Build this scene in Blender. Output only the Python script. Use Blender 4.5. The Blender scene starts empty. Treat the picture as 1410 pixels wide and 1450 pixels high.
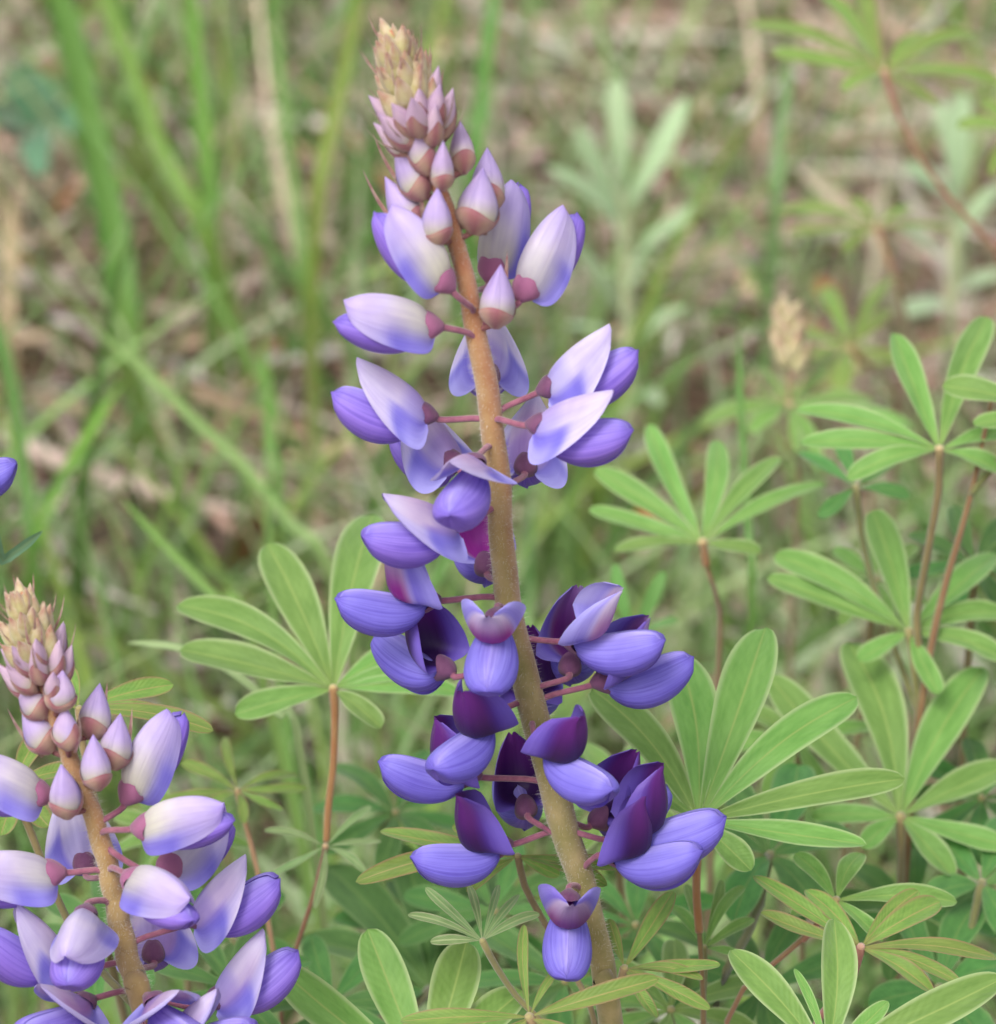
import bpy, math, random
import numpy as np
from mathutils import Vector, Matrix, Quaternion

R = math.radians
scene = bpy.context.scene
col = scene.collection
random.seed(7)
rs = np.random.RandomState(11)

# ------------------------------------------------------------------ camera
PITCH = R(30)
FD = 0.60                      # metres from the lens to the plane of sharp focus
K = 0.0001                     # metres per photograph pixel at that plane
HC = 0.30                      # height of the picture centre above the soil
FWD = Vector((0, math.cos(PITCH), -math.sin(PITCH)))
RGT = Vector((1, 0, 0))
UPV = Vector((0, math.sin(PITCH), math.cos(PITCH)))
CAM = Vector((0, 0, HC)) - FWD * FD
cam_data = bpy.data.cameras.new('camera')
cam = bpy.data.objects.new('camera', cam_data)
col.objects.link(cam)
cam.location = CAM
cam.rotation_euler = (R(90) - PITCH, 0, 0)
cam_data.sensor_fit = 'VERTICAL'
cam_data.sensor_height = 24.0
cam_data.sensor_width = 24.0
cam_data.lens = 24.0 * FD / (1450 * K)
cam_data.clip_start = 0.02
cam_data.clip_end = 60.0
cam_data.dof.use_dof = True
cam_data.dof.focus_distance = FD
cam_data.dof.aperture_fstop = cam_data.lens / 5.7
scene.camera = cam

# ------------------------------------------------------------------ sky, sun, exposure
SUN_EL, SUN_AZ = R(58), R(215)
world = bpy.data.worlds.new('World')
scene.world = world
world.use_nodes = True
wn = world.node_tree
wn.nodes.clear()
sky = wn.nodes.new('ShaderNodeTexSky')
sky.sky_type = 'NISHITA'
sky.sun_disc = False
sky.sun_elevation = SUN_EL
sky.sun_rotation = SUN_AZ
sky.air_density = 1.0
sky.dust_density = 4.0
hs = wn.nodes.new('ShaderNodeHueSaturation')
hs.inputs['Saturation'].default_value = 0.22      # thin overcast: a nearly white sky
bgn = wn.nodes.new('ShaderNodeBackground')
bgn.inputs['Strength'].default_value = 0.15
wo = wn.nodes.new('ShaderNodeOutputWorld')
wn.links.new(sky.outputs[0], hs.inputs['Color'])
wn.links.new(hs.outputs[0], bgn.inputs['Color'])
wn.links.new(bgn.outputs[0], wo.inputs['Surface'])
sun_data = bpy.data.lights.new('sun', 'SUN')
sun_data.energy = 1.3
sun_data.angle = R(25)
sun_data.color = (1.0, 0.96, 0.90)
sun = bpy.data.objects.new('sun', sun_data)
col.objects.link(sun)
sd = Vector((math.cos(SUN_EL) * math.sin(SUN_AZ), math.cos(SUN_EL) * math.cos(SUN_AZ), math.sin(SUN_EL)))
sun.rotation_euler = sd.to_track_quat('Z', 'Y').to_euler()
sun.location = (0, 0, 2)
scene.view_settings.view_transform = 'Standard'
scene.view_settings.look = 'None'
scene.view_settings.exposure = 0.62
scene.view_settings.gamma = 1.0
scene.render.engine = 'CYCLES'
scene.cycles.use_denoising = True
scene.cycles.max_bounces = 5
scene.cycles.adaptive_threshold = 0.03
scene.cycles.transmission_bounces = 6

# ------------------------------------------------------------------ helpers
DZ = 0.0                       # extra millimetres towards the camera for a whole plant

def C(px, py, d=0.0):
    """photograph pixel + millimetres towards the camera from the focus plane -> world point"""
    D = FD - (d + DZ) * 1e-3
    return CAM + FWD * D + RGT * ((px - 705) * K * D / FD) + UPV * ((725 - py) * K * D / FD)

def lin(r, g, b):
    f = lambda c: (c / 255 / 12.92) if c <= 10 else ((c / 255 + 0.055) / 1.055) ** 2.4
    return (f(r), f(g), f(b))

def mixc(a, b, t):
    t = max(0.0, min(1.0, t))
    return tuple(x + (y - x) * t for x, y in zip(a, b))

def sstep(a, b, x):
    t = max(0.0, min(1.0, (x - a) / (b - a)))
    return t * t * (3 - 2 * t)

def mk(name, verts, faces, mat, parent=None, cols=None, uvs=None, smooth=True):
    me = bpy.data.meshes.new(name)
    if isinstance(verts, np.ndarray):
        n, f = len(verts), np.asarray(faces, dtype=np.int32)
        k = f.shape[1]
        me.vertices.add(n)
        me.vertices.foreach_set('co', verts.astype(np.float32).ravel())
        me.loops.add(f.size)
        me.loops.foreach_set('vertex_index', f.ravel())
        me.polygons.add(len(f))
        me.polygons.foreach_set('loop_start', np.arange(0, f.size, k, dtype=np.int32))
        me.update(calc_edges=True)
        me.validate()
    else:
        me.from_pydata([tuple(v) for v in verts], [], faces)
        me.update()
    if smooth:
        me.polygons.foreach_set('use_smooth', [True] * len(me.polygons))
    if cols is not None:
        a = me.color_attributes.new('col', 'FLOAT_COLOR', 'POINT')
        c = np.ones((len(me.vertices), 4), dtype=np.float32)
        c[:, :3] = np.asarray(cols, dtype=np.float32)
        a.data.foreach_set('color', c.ravel())
    if uvs is not None:
        a = me.attributes.new('uvp', 'FLOAT_VECTOR', 'POINT')
        c = np.zeros((len(me.vertices), 3), dtype=np.float32)
        c[:, :2] = np.asarray(uvs, dtype=np.float32)
        a.data.foreach_set('vector', c.ravel())
    me.materials.append(mat)
    o = bpy.data.objects.new(name, me)
    col.objects.link(o)
    if parent is not None:
        o.parent = parent
    return o

def thing(name, label, cat, loc, group=None):
    o = bpy.data.objects.new(name, None)
    o.empty_display_size = 0.01
    col.objects.link(o)
    o.location = loc
    o['label'] = label
    o['category'] = cat
    if group:
        o['group'] = group
    return o

def grid_faces(nu, nv, off=0, flip=False):
    f = []
    for i in range(nu - 1):
        for j in range(nv - 1):
            a = off + i * nv + j
            q = (a, a + 1, a + nv + 1, a + nv)
            f.append(q[::-1] if flip else q)
    return f

def interp_path(ctrl, n):
    """Catmull-Rom through control points (tuples/Vectors) -> n Vectors"""
    P = [Vector(p) for p in ctrl]
    if len(P) == 2:
        return [P[0].lerp(P[1], i / (n - 1)) for i in range(n)]
    out = []
    m = len(P) - 1
    for i in range(n):
        t = i / (n - 1) * m
        k = min(int(t), m - 1)
        t -= k
        p1, p2 = P[k], P[k + 1]
        p0 = P[k - 1] if k else p1 * 2 - p2
        p3 = P[k + 2] if k + 2 <= m else p2 * 2 - p1
        out.append(0.5 * ((2 * p1) + (p2 - p0) * t + (2 * p0 - 5 * p1 + 4 * p2 - p3) * t * t + (3 * p1 - p0 - 3 * p2 + p3) * t ** 3))
    return out

def smooth_path(ctrl, n):
    """Hermite curve whose tangents follow the shorter neighbour: no overshoot on uneven spacing"""
    P = [Vector(p) for p in ctrl]
    m = len(P) - 1
    T = []
    for i in range(m + 1):
        a, b = P[max(i - 1, 0)], P[min(i + 1, m)]
        d = (b - a).normalized()
        l = min((P[i] - a).length or 1e9, (b - P[i]).length or 1e9)
        T.append(d * l)
    L = [(P[i + 1] - P[i]).length for i in range(m)]
    tot = sum(L)
    out = []
    for k in range(n):
        s = k / (n - 1) * tot
        i = 0
        while i < m - 1 and s > L[i]:
            s -= L[i]
            i += 1
        t = min(1.0, s / L[i])
        h1, h2, h3, h4 = 2 * t ** 3 - 3 * t * t + 1, t ** 3 - 2 * t * t + t, -2 * t ** 3 + 3 * t * t, t ** 3 - t * t
        out.append(P[i] * h1 + T[i] * h2 + P[i + 1] * h3 + T[i + 1] * h4)
    return out

def tube(path, rad, ns=10, cap=True, off=0):
    """path: Vectors, rad: list or number -> verts, faces, uv"""
    n = len(path)
    if not hasattr(rad, '__len__'):
        rad = [rad] * n
    V, F, UV = [], [], []
    up = Vector((0.31, 0.82, 0.47))
    for i, p in enumerate(path):
        d = (path[min(i + 1, n - 1)] - path[max(i - 1, 0)]).normalized()
        a = d.cross(up)
        if a.length < 1e-4:
            a = d.cross(Vector((1, 0, 0)))
        a.normalize()
        b = d.cross(a)
        for j in range(ns):
            t = 2 * math.pi * j / ns
            V.append(p + (a * math.cos(t) + b * math.sin(t)) * rad[i])
            UV.append((j / ns, i / (n - 1)))
    for i in range(n - 1):
        for j in range(ns):
            a = off + i * ns + j
            b = off + i * ns + (j + 1) % ns
            F.append((a, b, b + ns, a + ns))
    if cap:
        F.append(tuple(off + j for j in range(ns))[::-1])
        F.append(tuple(off + (n - 1) * ns + j for j in range(ns)))
    return V, F, UV

# ------------------------------------------------------------------ materials
def nodes_of(name):
    m = bpy.data.materials.new(name)
    m.use_nodes = True
    nt = m.node_tree
    nt.nodes.clear()
    out = nt.nodes.new('ShaderNodeOutputMaterial')
    return m, nt, out

def N(nt, kind, **kw):
    n = nt.nodes.new(kind)
    for k, v in kw.items():
        if k in n.inputs:
            n.inputs[k].default_value = v
        else:
            setattr(n, k, v)
    return n

def attr(nt, name, typ='GEOMETRY'):
    n = nt.nodes.new('ShaderNodeAttribute')
    n.attribute_name = name
    n.attribute_type = typ
    return n

def math_n(nt, op, a, b=None, c=None):
    n = nt.nodes.new('ShaderNodeMath')
    n.operation = op
    for i, x in enumerate((a, b, c)):
        if x is None:
            continue
        if isinstance(x, (int, float)):
            n.inputs[i].default_value = x
        else:
            nt.links.new(x, n.inputs[i])
    return n.outputs[0]

def ramp(nt, fac, stops):
    n = nt.nodes.new('ShaderNodeValToRGB')
    el = n.color_ramp.elements
    while len(el) < len(stops):
        el.new(0.5)
    for e, (p, c) in zip(el, stops):
        e.position = p
        e.color = (*c, 1)
    nt.links.new(fac, n.inputs[0])
    return n.outputs[0]

def mix_col(nt, fac, a, b, blend='MIX'):
    n = nt.nodes.new('ShaderNodeMix')
    n.data_type = 'RGBA'
    n.blend_type = blend
    for sock, x in ((n.inputs[0], fac), (n.inputs[6], a), (n.inputs[7], b)):
        if isinstance(x, (int, float)):
            sock.default_value = x
        elif isinstance(x, tuple):
            sock.default_value = (*x, 1)
        else:
            nt.links.new(x, sock)
    return n.outputs[2]

def map_vec(nt, vec, scale):
    n = nt.nodes.new('ShaderNodeMapping')
    n.inputs['Scale'].default_value = scale
    nt.links.new(vec, n.inputs['Vector'])
    return n.outputs[0]

def noise(nt, vec, scale, detail=3.0, rough=0.5):
    n = nt.nodes.new('ShaderNodeTexNoise')
    n.inputs['Scale'].default_value = scale
    n.inputs['Detail'].default_value = detail
    n.inputs['Roughness'].default_value = rough
    if vec is not None:
        nt.links.new(vec, n.inputs['Vector'])
    return n.outputs['Fac']

def rnd_offset(nt, vec):
    """shift a texture per object so that no two pieces share the same marks"""
    oi = nt.nodes.new('ShaderNodeObjectInfo')
    s = math_n(nt, 'MULTIPLY', oi.outputs['Random'], 37.0)
    v = nt.nodes.new('ShaderNodeVectorMath')
    v.operation = 'ADD'
    nt.links.new(vec, v.inputs[0])
    nt.links.new(s, v.inputs[1])
    return v.outputs[0], oi.outputs['Random']

def finish(nt, out, color, rough=0.55, transl=0.25, transl_col=None, bump=None, bump_d=0.0001, sheen=0.0, spec=0.4):
    p = nt.nodes.new('ShaderNodeBsdfPrincipled')
    p.inputs['Roughness'].default_value = rough
    p.inputs['Specular IOR Level'].default_value = spec
    p.inputs['Sheen Weight'].default_value = sheen
    p.inputs['Sheen Roughness'].default_value = 0.6
    if isinstance(color, tuple):
        p.inputs['Base Color'].default_value = (*color, 1)
    else:
        nt.links.new(color, p.inputs['Base Color'])
    if bump is not None:
        b = nt.nodes.new('ShaderNodeBump')
        b.inputs['Distance'].default_value = bump_d
        b.inputs['Strength'].default_value = 0.7
        nt.links.new(bump, b.inputs['Height'])
        nt.links.new(b.outputs[0], p.inputs['Normal'])
    if transl > 0:
        t = nt.nodes.new('ShaderNodeBsdfTranslucent')
        c = transl_col if transl_col is not None else color
        if isinstance(c, tuple):
            t.inputs['Color'].default_value = (*c, 1)
        else:
            nt.links.new(c, t.inputs['Color'])
        m = nt.nodes.new('ShaderNodeMixShader')
        m.inputs[0].default_value = transl
        nt.links.new(p.outputs[0], m.inputs[1])
        nt.links.new(t.outputs[0], m.inputs[2])
        nt.links.new(m.outputs[0], out.inputs['Surface'])
    else:
        nt.links.new(p.outputs[0], out.inputs['Surface'])

def petal_material(name, vein=0.35, vscale=(1.3, 16, 1)):
    m, nt, out = nodes_of(name)
    c = attr(nt, 'col').outputs['Color']
    uv = attr(nt, 'uvp').outputs['Vector']
    uvo, rnd = rnd_offset(nt, uv)
    v1 = noise(nt, map_vec(nt, uvo, vscale), 1.0, 2.0)
    v2 = noise(nt, map_vec(nt, uvo, (vscale[0] * 1.4, vscale[1] * 2.6, 1)), 1.0, 2.0)
    s = math_n(nt, 'ADD', math_n(nt, 'MULTIPLY', v1, 0.6), math_n(nt, 'MULTIPLY', v2, 0.4))
    f = ramp(nt, s, [(0.36, (1, 1, 1)), (0.52, (0.25, 0.25, 0.25)), (0.66, (0, 0, 0))])
    dark = mix_col(nt, 1.0, c, (0.66, 0.58, 0.84), 'MULTIPLY')
    lite = mix_col(nt, 1.0, c, (1.12, 1.12, 1.10), 'MULTIPLY')
    bw = nt.nodes.new('ShaderNodeRGBToBW')
    nt.links.new(f, bw.inputs[0])
    fac = math_n(nt, 'MULTIPLY', bw.outputs[0], vein * 2)
    cc = mix_col(nt, fac, lite, dark)
    blot = noise(nt, uvo, 2.2, 3.0)
    cc = mix_col(nt, 1.0, cc, ramp(nt, blot, [(0.3, (0.84, 0.80, 0.92)), (0.7, (1.1, 1.1, 1.06))]), 'MULTIPLY')
    finish(nt, out, cc, 0.5, 0.28, cc, bump=s, bump_d=0.00022, sheen=0.05, spec=0.35)
    return m

M = {}
M['banner'] = petal_material('banner_petal_material', 0.14, (1.2, 9, 1))
M['wing'] = petal_material('wing_petal_material', 0.46, (0.9, 24, 1))

def fuzzy_material(name, ca, cb, scale, rough=0.7, use_col=False, transl=0.06, sheen=0.35, amt=0.45):
    m, nt, out = nodes_of(name)
    tc = nt.nodes.new('ShaderNodeTexCoord')
    n1 = noise(nt, tc.outputs['Object'], scale, 4.0, 0.6)
    if use_col:
        c = attr(nt, 'col').outputs['Color']
        cc = mix_col(nt, ramp(nt, n1, [(0.35, (0, 0, 0)), (0.7, (amt, amt, amt))]), c, ca)
    else:
        cc = ramp(nt, n1, [(0.33, ca), (0.66, cb)])
    n2 = noise(nt, tc.outputs['Object'], scale * 9, 2.0)
    finish(nt, out, cc, rough, transl, cc, bump=n2, bump_d=0.0001, sheen=sheen, spec=0.3)
    return m

M['stem'] = fuzzy_material('stem_material', lin(190, 165, 120), lin(140, 95, 60), 260, use_col=True, transl=0)
M['pedicel'] = fuzzy_material('pedicel_material', lin(120, 58, 84), lin(150, 90, 108), 700, transl=0)
M['calyx'] = fuzzy_material('calyx_material', lin(150, 100, 130), lin(120, 60, 100), 800, use_col=True, amt=0.2, sheen=0.2)
M['bud'] = fuzzy_material('bud_material', lin(215, 205, 180), lin(150, 90, 80), 800, use_col=True)
m, nt, out = nodes_of('plant_hair_material')
finish(nt, out, (0.72, 0.68, 0.62), 0.5, 0.3)
M['hair'] = m

# ------------------------------------------------------------------ the lupine flower (local millimetres: +X outwards, Z up)
MM = 0.001
KEYS = [0.0, 0.3, 0.45, 0.6, 1.0]
MID = [[(1.2, 1.0), (3.6, 3.5), (7.4, 4.5), (11.4, 4.1), (14.3, 2.2)],
       [(1.2, 1.0), (3.4, 3.2), (6.4, 4.7), (9.6, 5.6), (12.9, 6.1)],
       [(1.3, 0.9), (3.8, 2.6), (6.2, 4.2), (8.6, 5.6), (11.2, 6.8)],
       [(1.4, 0.9), (5.0, 1.0), (7.6, 2.6), (9.4, 5.4), (10.9, 8.5)],
       [(1.5, 0.7), (5.0, 0.3), (7.8, 0.9), (8.9, 4.4), (8.5, 9.2)]]
FLAP = [[(0, 0.95, -0.3), (0, 0.35, -0.95), (0, -0.10, -1.0)],
        [(0, 0.88, -0.45), (-0.03, 0.38, -0.92), (-0.50, 0.72, -0.50)],
        [(0, 0.90, -0.42), (-0.18, 0.52, -0.85), (-0.80, 0.58, -0.15)],
        [(-0.30, 0.85, -0.15), (-0.85, 0.48, 0.10), (-0.98, 0.18, 0.05)],
        [(-0.42, 0.82, 0.0), (-0.88, 0.44, 0.02), (-0.97, 0.12, -0.15)]]
WID = [7.0, 8.8, 9.2, 8.8, 9.0]

def key_mix(tab, age):
    age = max(0.0, min(1.0, age))
    for i in range(len(KEYS) - 1):
        if age <= KEYS[i + 1]:
            t = (age - KEYS[i]) / (KEYS[i + 1] - KEYS[i])
            a, b = np.array(tab[i], float), np.array(tab[i + 1], float)
            return a * (1 - t) + b * t
    return np.array(tab[-1], float)

WHITE = lin(212, 204, 222)
CREAM = lin(206, 204, 168)
LILAC = lin(186, 168, 218)
BLUE = lin(124, 114, 212)
PALEB = lin(172, 168, 236)
VIOLET = lin(150, 120, 216)
MAGENTA = lin(150, 40, 140)
DARKP = lin(48, 14, 74)
PURP = lin(98, 34, 122)

def banner_color(age, s, t):
    a = abs(s)
    if age > 0.6:
        age = 0.6 + min(0.4, (age - 0.6) * 1.9)
    # closed
    c0 = mixc(CREAM, LILAC, sstep(0.25, 0.75, t))
    c0 = mixc(c0, BLUE, sstep(0.50, 0.85, a) * (1 - 0.75 * sstep(0.45, 0.85, t)))
    c0 = mixc(c0, VIOLET, 0.5 * sstep(0.8, 1.0, t))
    # half open: white panel, blue cheek
    edge = sstep(0.36, 0.50, a)
    c1 = mixc(WHITE, mixc(BLUE, PALEB, sstep(0.5, 0.95, a)), max(edge * (1 - 0.9 * sstep(0.44, 0.66, t)), 0.55 * (1 - sstep(0.30, 0.55, t)), 0.10))
    c1 = mixc(c1, lin(96, 88, 196), 0.55 * sstep(0.45, 0.7, a) * sstep(0.30, 0.46, t) * (1 - sstep(0.48, 0.58, t)))
    c1 = mixc(c1, LILAC, 0.6 * sstep(0.85, 1.0, t))
    # magenta stage
    mg = sstep(1.0, 0.62, t) * sstep(0.58, 0.40, a)
    c2 = mixc(mixc(WHITE, LILAC, 0.5), MAGENTA, mg)
    c2 = mixc(c2, mixc(BLUE, PALEB, sstep(0.6, 1.0, a)), sstep(0.46, 0.60, a))
    # aged: dark purple
    c3 = mixc(DARKP, PURP, sstep(0.55, 0.98, t) * 0.9 + 0.1 * a)
    c3 = mixc(c3, mixc(lin(78, 50, 150), lin(122, 102, 200), sstep(0.55, 0.95, a)), sstep(0.44, 0.74, a) * (1 - 0.35 * sstep(0.75, 1, t)))
    C4 = [c0, c1, mixc(c1, c2, 0.4), c2, c3]
    return tuple(key_mix(C4, age))

def make_banner(age, rng, cage=None):
    cage = age if cage is None else cage
    nt_, ns_ = 22, 27
    mid = key_mix(MID, age)
    fl = key_mix(FLAP, age)
    P = interp_path([(x, 0, z) for x, z in mid], nt_)
    Wd = float(key_mix(WID, age))
    V, Cc, UV = [], [], []
    ph = rng.uniform(0, 6)
    asym = rng.uniform(-0.08, 0.08)
    for i in range(nt_):
        t = i / (nt_ - 1)
        old = sstep(0.35, 0.65, age)
        q = math.sin(math.pi * min(1.0, 0.03 + 0.97 * t ** (0.85 + 0.55 * old)))
        w = Wd * (0.08 + 0.92 * max(0.0, q) ** ((0.55 + 0.75 * old) if t < 0.5 else (0.55 - 0.12 * old))) * (1 if t < 0.97 else 0.8)
        if t > 0.995:
            w = 0.35 + 0.7 * sstep(0.15, 0.3, age) + 0.6 * old
        half = {}
        for sg in (-1, 1):
            pt = Vector(P[i])
            pts = [pt.copy()]
            nn = (ns_ - 1) // 2
            for j in range(nn):
                s = (j + 0.5) / nn
                if s < 0.5:
                    d = fl[0] * (1 - s * 2) + fl[1] * s * 2
                else:
                    d = fl[1] * (2 - s * 2) + fl[2] * (s * 2 - 1)
                d = Vector(d).normalized()
                d = Vector((d.x, d.y * sg * (1 + asym * sg), d.z))
                pt = pt + d * (w / nn)
                pts.append(pt.copy())
            half[sg] = pts
        row = half[-1][:0:-1] + half[1]
        for j, p in enumerate(row):
            s = j / (ns_ - 1) * 2 - 1
            groove = math.exp(-(s / 0.13) ** 2) * 0.75 * sstep(0.25, 0.7, age) * sstep(0.1, 0.5, t)
            p = p + Vector((-groove, 0, -0.25 * groove))
            p = p + Vector((0.12 * math.sin(7 * t + ph), 0, 0.16 * math.sin(9 * s + ph))) * abs(s)
            V.append(p * MM)
            Cc.append(banner_color(cage + 0.04 * math.sin(5 * s + ph) * (0.3 if cage < 0.3 else 1), s, t))
            UV.append((t, s * 0.7))
    return V, grid_faces(nt_, ns_), Cc, UV

def make_wing(side, age, rng):
    nu, nv = 20, 13
    V, Cc, UV = [], [], []
    puff = 3.3 + rng.uniform(-0.2, 0.3)
    hgt = 6.7 + rng.uniform(-0.4, 0.5)
    young = 1 - 0.30 * sstep(0.24, 0.06, age)
    puff *= young
    hgt *= young
    up = 2.3 + rng.uniform(-0.3, 0.4)
    base_c = mixc(VIOLET, BLUE, sstep(0.25, 0.75, age))
    for i in range(nu):
        u = i / (nu - 1)
        pr = (max(u, 0.0) ** 0.58) * (max(1 - u, 0.0) ** 0.42) / 0.5025
        zt = 0.25 + up * u ** 1.25 - 2.3 * (1 - math.sqrt(max(0.0, 1 - u ** 6)))
        h = 0.5 * (1 - u) + hgt * pr
        w = 0.5 * (1 - u) + puff * pr
        x0 = 1.6 + 12.7 * u
        for j in range(nv):
            v = j / (nv - 1)
            sh = math.sin(math.pi * v) ** 0.62 if 0 < v < 1 else 0.0
            x = x0 + 0.7 * math.sin(math.pi * v) * u * u
            V.append(Vector((x, side * (w * sh - 0.05), zt - h * v)) * MM)
            c = mixc(base_c, PALEB, 0.25 * sstep(0.5, 0.0, v))
            c = mixc(c, lin(188, 180, 242), 0.75 * sstep(0.10, 0.0, v) * sstep(0.1, 0.4, u))
            c = mixc(c, lin(104, 84, 186), 0.45 * sstep(0.86, 1.0, u))
            c = mixc(c, VIOLET, 0.5 * sstep(0.5, 0.95, v))
            Cc.append(c)
            UV.append((u, v * 0.8))
    return V, grid_faces(nu, nv, 0, side > 0), Cc, UV

def make_calyx(tint, swell=1.0, long_=1.0):
    na, nl = 24, 9
    V, Cc, UV = [], [], []
    a0 = lin(96, 44, 84); a1 = lin(130, 80, 104)
    for i in range(nl):
        t = i / (nl - 1)
        for j in range(na):
            ang = 2 * math.pi * j / na            # 0 = top
            cs = math.cos(ang)
            ln = (2.0 + 2.9 * max(0, -cs) ** 1.5 + 1.4 * max(0, cs) ** 2) * long_
            x = -0.2 + ln * t
            r = (0.55 + 1.55 * math.sin(min(1.0, t * 1.25) * math.pi / 2)) * swell
            V.append(Vector((x, r * 0.88 * math.sin(ang), r * cs * 0.95 + 0.15 - 0.9 * t * max(0, -cs))) * MM)
            Cc.append(mixc(mixc(a0, a1, 0.6 * abs(math.sin(2 * ang)) + 0.3 * t), tint, 0.6))
            UV.append((t, j / na))
    F = []
    for i in range(nl - 1):
        for j in range(na):
            a, b = i * na + j, i * na + (j + 1) % na
            F.append((a, b, b + na, a + na))
    F.append(tuple(range(na))[::-1])
    return V, F, Cc, UV

WUP = Vector((0, 0, 1))

def frame(base, axis, roll=0.0):
    x = axis.normalized()
    z = WUP - x * WUP.dot(x)
    if z.length < 0.2:
        z = z + UPV * 0.3
        z = z - x * z.dot(x)
    z.normalize()
    y = z.cross(x)
    m = Matrix((x, y, z)).transposed().to_4x4()
    m = m @ Matrix.Rotation(roll, 4, 'X')
    m.translation = base
    return m

def hairs_on(pts, nrm, length, wid, curl=0.3):
    """thin triangles standing on points -> verts, faces arrays"""
    n = len(pts)
    side = np.cross(nrm, rs.normal(size=(n, 3)))
    side /= np.linalg.norm(side, axis=1)[:, None] + 1e-9
    ln = length * rs.uniform(0.6, 1.3, size=(n, 1))
    tip = pts + (nrm + side[:, [1, 2, 0]] * curl * rs.normal(size=(n, 1))) * ln
    V = np.empty((n * 3, 3))
    V[0::3] = pts - side * wid
    V[1::3] = pts + side * wid
    V[2::3] = tip
    return V, np.arange(n * 3).reshape(n, 3)

def add_flower(plant, attach, base, axis, age, scale=1.0, roll=0.0, rng=random, cage=None):
    """one open flower: pedicel mesh is the part, its petals and calyx the sub-parts"""
    m = frame(base, axis, roll)
    inv = m.inverted()
    a = inv @ attach
    ctrl = [a, a * 0.55 + Vector((-1.2, 0, 0.5)) * MM, Vector((-0.9, 0, -0.05)) * MM, Vector((0.3, 0, 0.1)) * MM]
    path = interp_path(ctrl, 9)
    V, F, UV = tube(path, [0.62 * MM, 0.5 * MM, 0.46 * MM, 0.45 * MM, 0.45 * MM, 0.45 * MM, 0.47 * MM, 0.55 * MM, 0.7 * MM], 8)
    fo = mk('flower', V, F, M['pedicel'], plant, uvs=UV)
    fo.matrix_local = Matrix.Translation(-plant.location) @ m
    sc = scale
    def sub(name, data, mat):
        V, F, Cc, UV = data
        return mk(name, [v * sc for v in V], F, mat, fo, Cc, UV)
    tint = lin(160, 92, 132) if age < 0.2 else lin(84, 40, 84)
    sub('calyx', make_calyx(tint, 1.12 if age < 0.2 else 0.9, 1.15 if age < 0.2 else 0.95), M['calyx'])
    sub('banner_petal', make_banner(age, rng, cage), M['banner'])
    sub('wing_petal', make_wing(-1, age, rng), M['wing'])
    sub('wing_petal', make_wing(1, age, rng), M['wing'])
    return fo

# ------------------------------------------------------------------ more materials
def leaf_material(name, green, green2, rib, rim, rim_w=0.90, rib_w=0.028, transl=0.34):
    m, nt, out = nodes_of(name)
    uv = attr(nt, 'uvp').outputs['Vector']
    sep = nt.nodes.new('ShaderNodeSeparateXYZ')
    nt.links.new(uv, sep.inputs[0])
    u, v = sep.outputs['X'], sep.outputs['Y']
    av = math_n(nt, 'ABSOLUTE', v)
    uvo, rnd = rnd_offset(nt, uv)
    n1 = noise(nt, map_vec(nt, uvo, (3, 1.6, 1)), 1.6, 4.0, 0.6)
    g = ramp(nt, n1, [(0.3, green), (0.7, green2)])
    hsv = nt.nodes.new('ShaderNodeHueSaturation')
    nt.links.new(g, hsv.inputs['Color'])
    nt.links.new(math_n(nt, 'ADD', math_n(nt, 'MULTIPLY', rnd, 0.030), 0.485), hsv.inputs['Hue'])
    nt.links.new(math_n(nt, 'ADD', math_n(nt, 'MULTIPLY', rnd, 0.34), 0.82), hsv.inputs['Value'])
    # side veins slanting from the midrib
    ph = math_n(nt, 'MULTIPLY', math_n(nt, 'SUBTRACT', math_n(nt, 'MULTIPLY', u, 1.0), math_n(nt, 'MULTIPLY', av, 0.16)), 95.0)
    sv = math_n(nt, 'SINE', ph)
    svf = math_n(nt, 'MULTIPLY', math_n(nt, 'ADD', math_n(nt, 'MULTIPLY', sv, 0.5), 0.5), 0.035)
    c = mix_col(nt, svf, hsv.outputs[0], rib)
    mr = nt.nodes.new('ShaderNodeMapRange')
    mr.inputs['From Min'].default_value = rib_w * 2.6
    mr.inputs['From Max'].default_value = rib_w * 0.6
    nt.links.new(av, mr.inputs['Value'])
    c = mix_col(nt, math_n(nt, 'MULTIPLY', mr.outputs[0], 0.75), c, rib)
    me_ = nt.nodes.new('ShaderNodeMapRange')
    me_.inputs['From Min'].default_value = rim_w - 0.08
    me_.inputs['From Max'].default_value = 1.0
    nt.links.new(av, me_.inputs['Value'])
    c = mix_col(nt, math_n(nt, 'MULTIPLY', me_.outputs[0], 0.8), c, rim)
    hb = nt.nodes.new('ShaderNodeMapRange')
    hb.inputs['From Min'].default_value = 0.16
    hb.inputs['From Max'].default_value = 0.0
    nt.links.new(u, hb.inputs['Value'])
    c = mix_col(nt, math_n(nt, 'MULTIPLY', hb.outputs[0], 0.5), c, rib)
    finish(nt, out, c, 0.55, transl, c, bump=sv, bump_d=0.00002, sheen=0.25, spec=0.35)
    return m

M['leaf'] = leaf_material('fresh_leaf_material', lin(102, 146, 60), lin(128, 168, 82), lin(152, 172, 92), lin(184, 200, 146), 0.86)
M['leaf_red'] = leaf_material('red_edged_leaf_material', lin(98, 138, 52), lin(132, 158, 70), lin(168, 150, 92), lin(160, 116, 92), 0.84, 0.035)
M['leaf_grey'] = leaf_material('downy_leaf_material', lin(104, 142, 76), lin(138, 166, 108), lin(170, 180, 130), lin(176, 170, 140), 0.80, 0.08)
M['leaf_deep'] = leaf_material('shaded_leaf_material', lin(66, 118, 50), lin(92, 144, 66), lin(118, 150, 76), lin(130, 160, 98))

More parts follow.
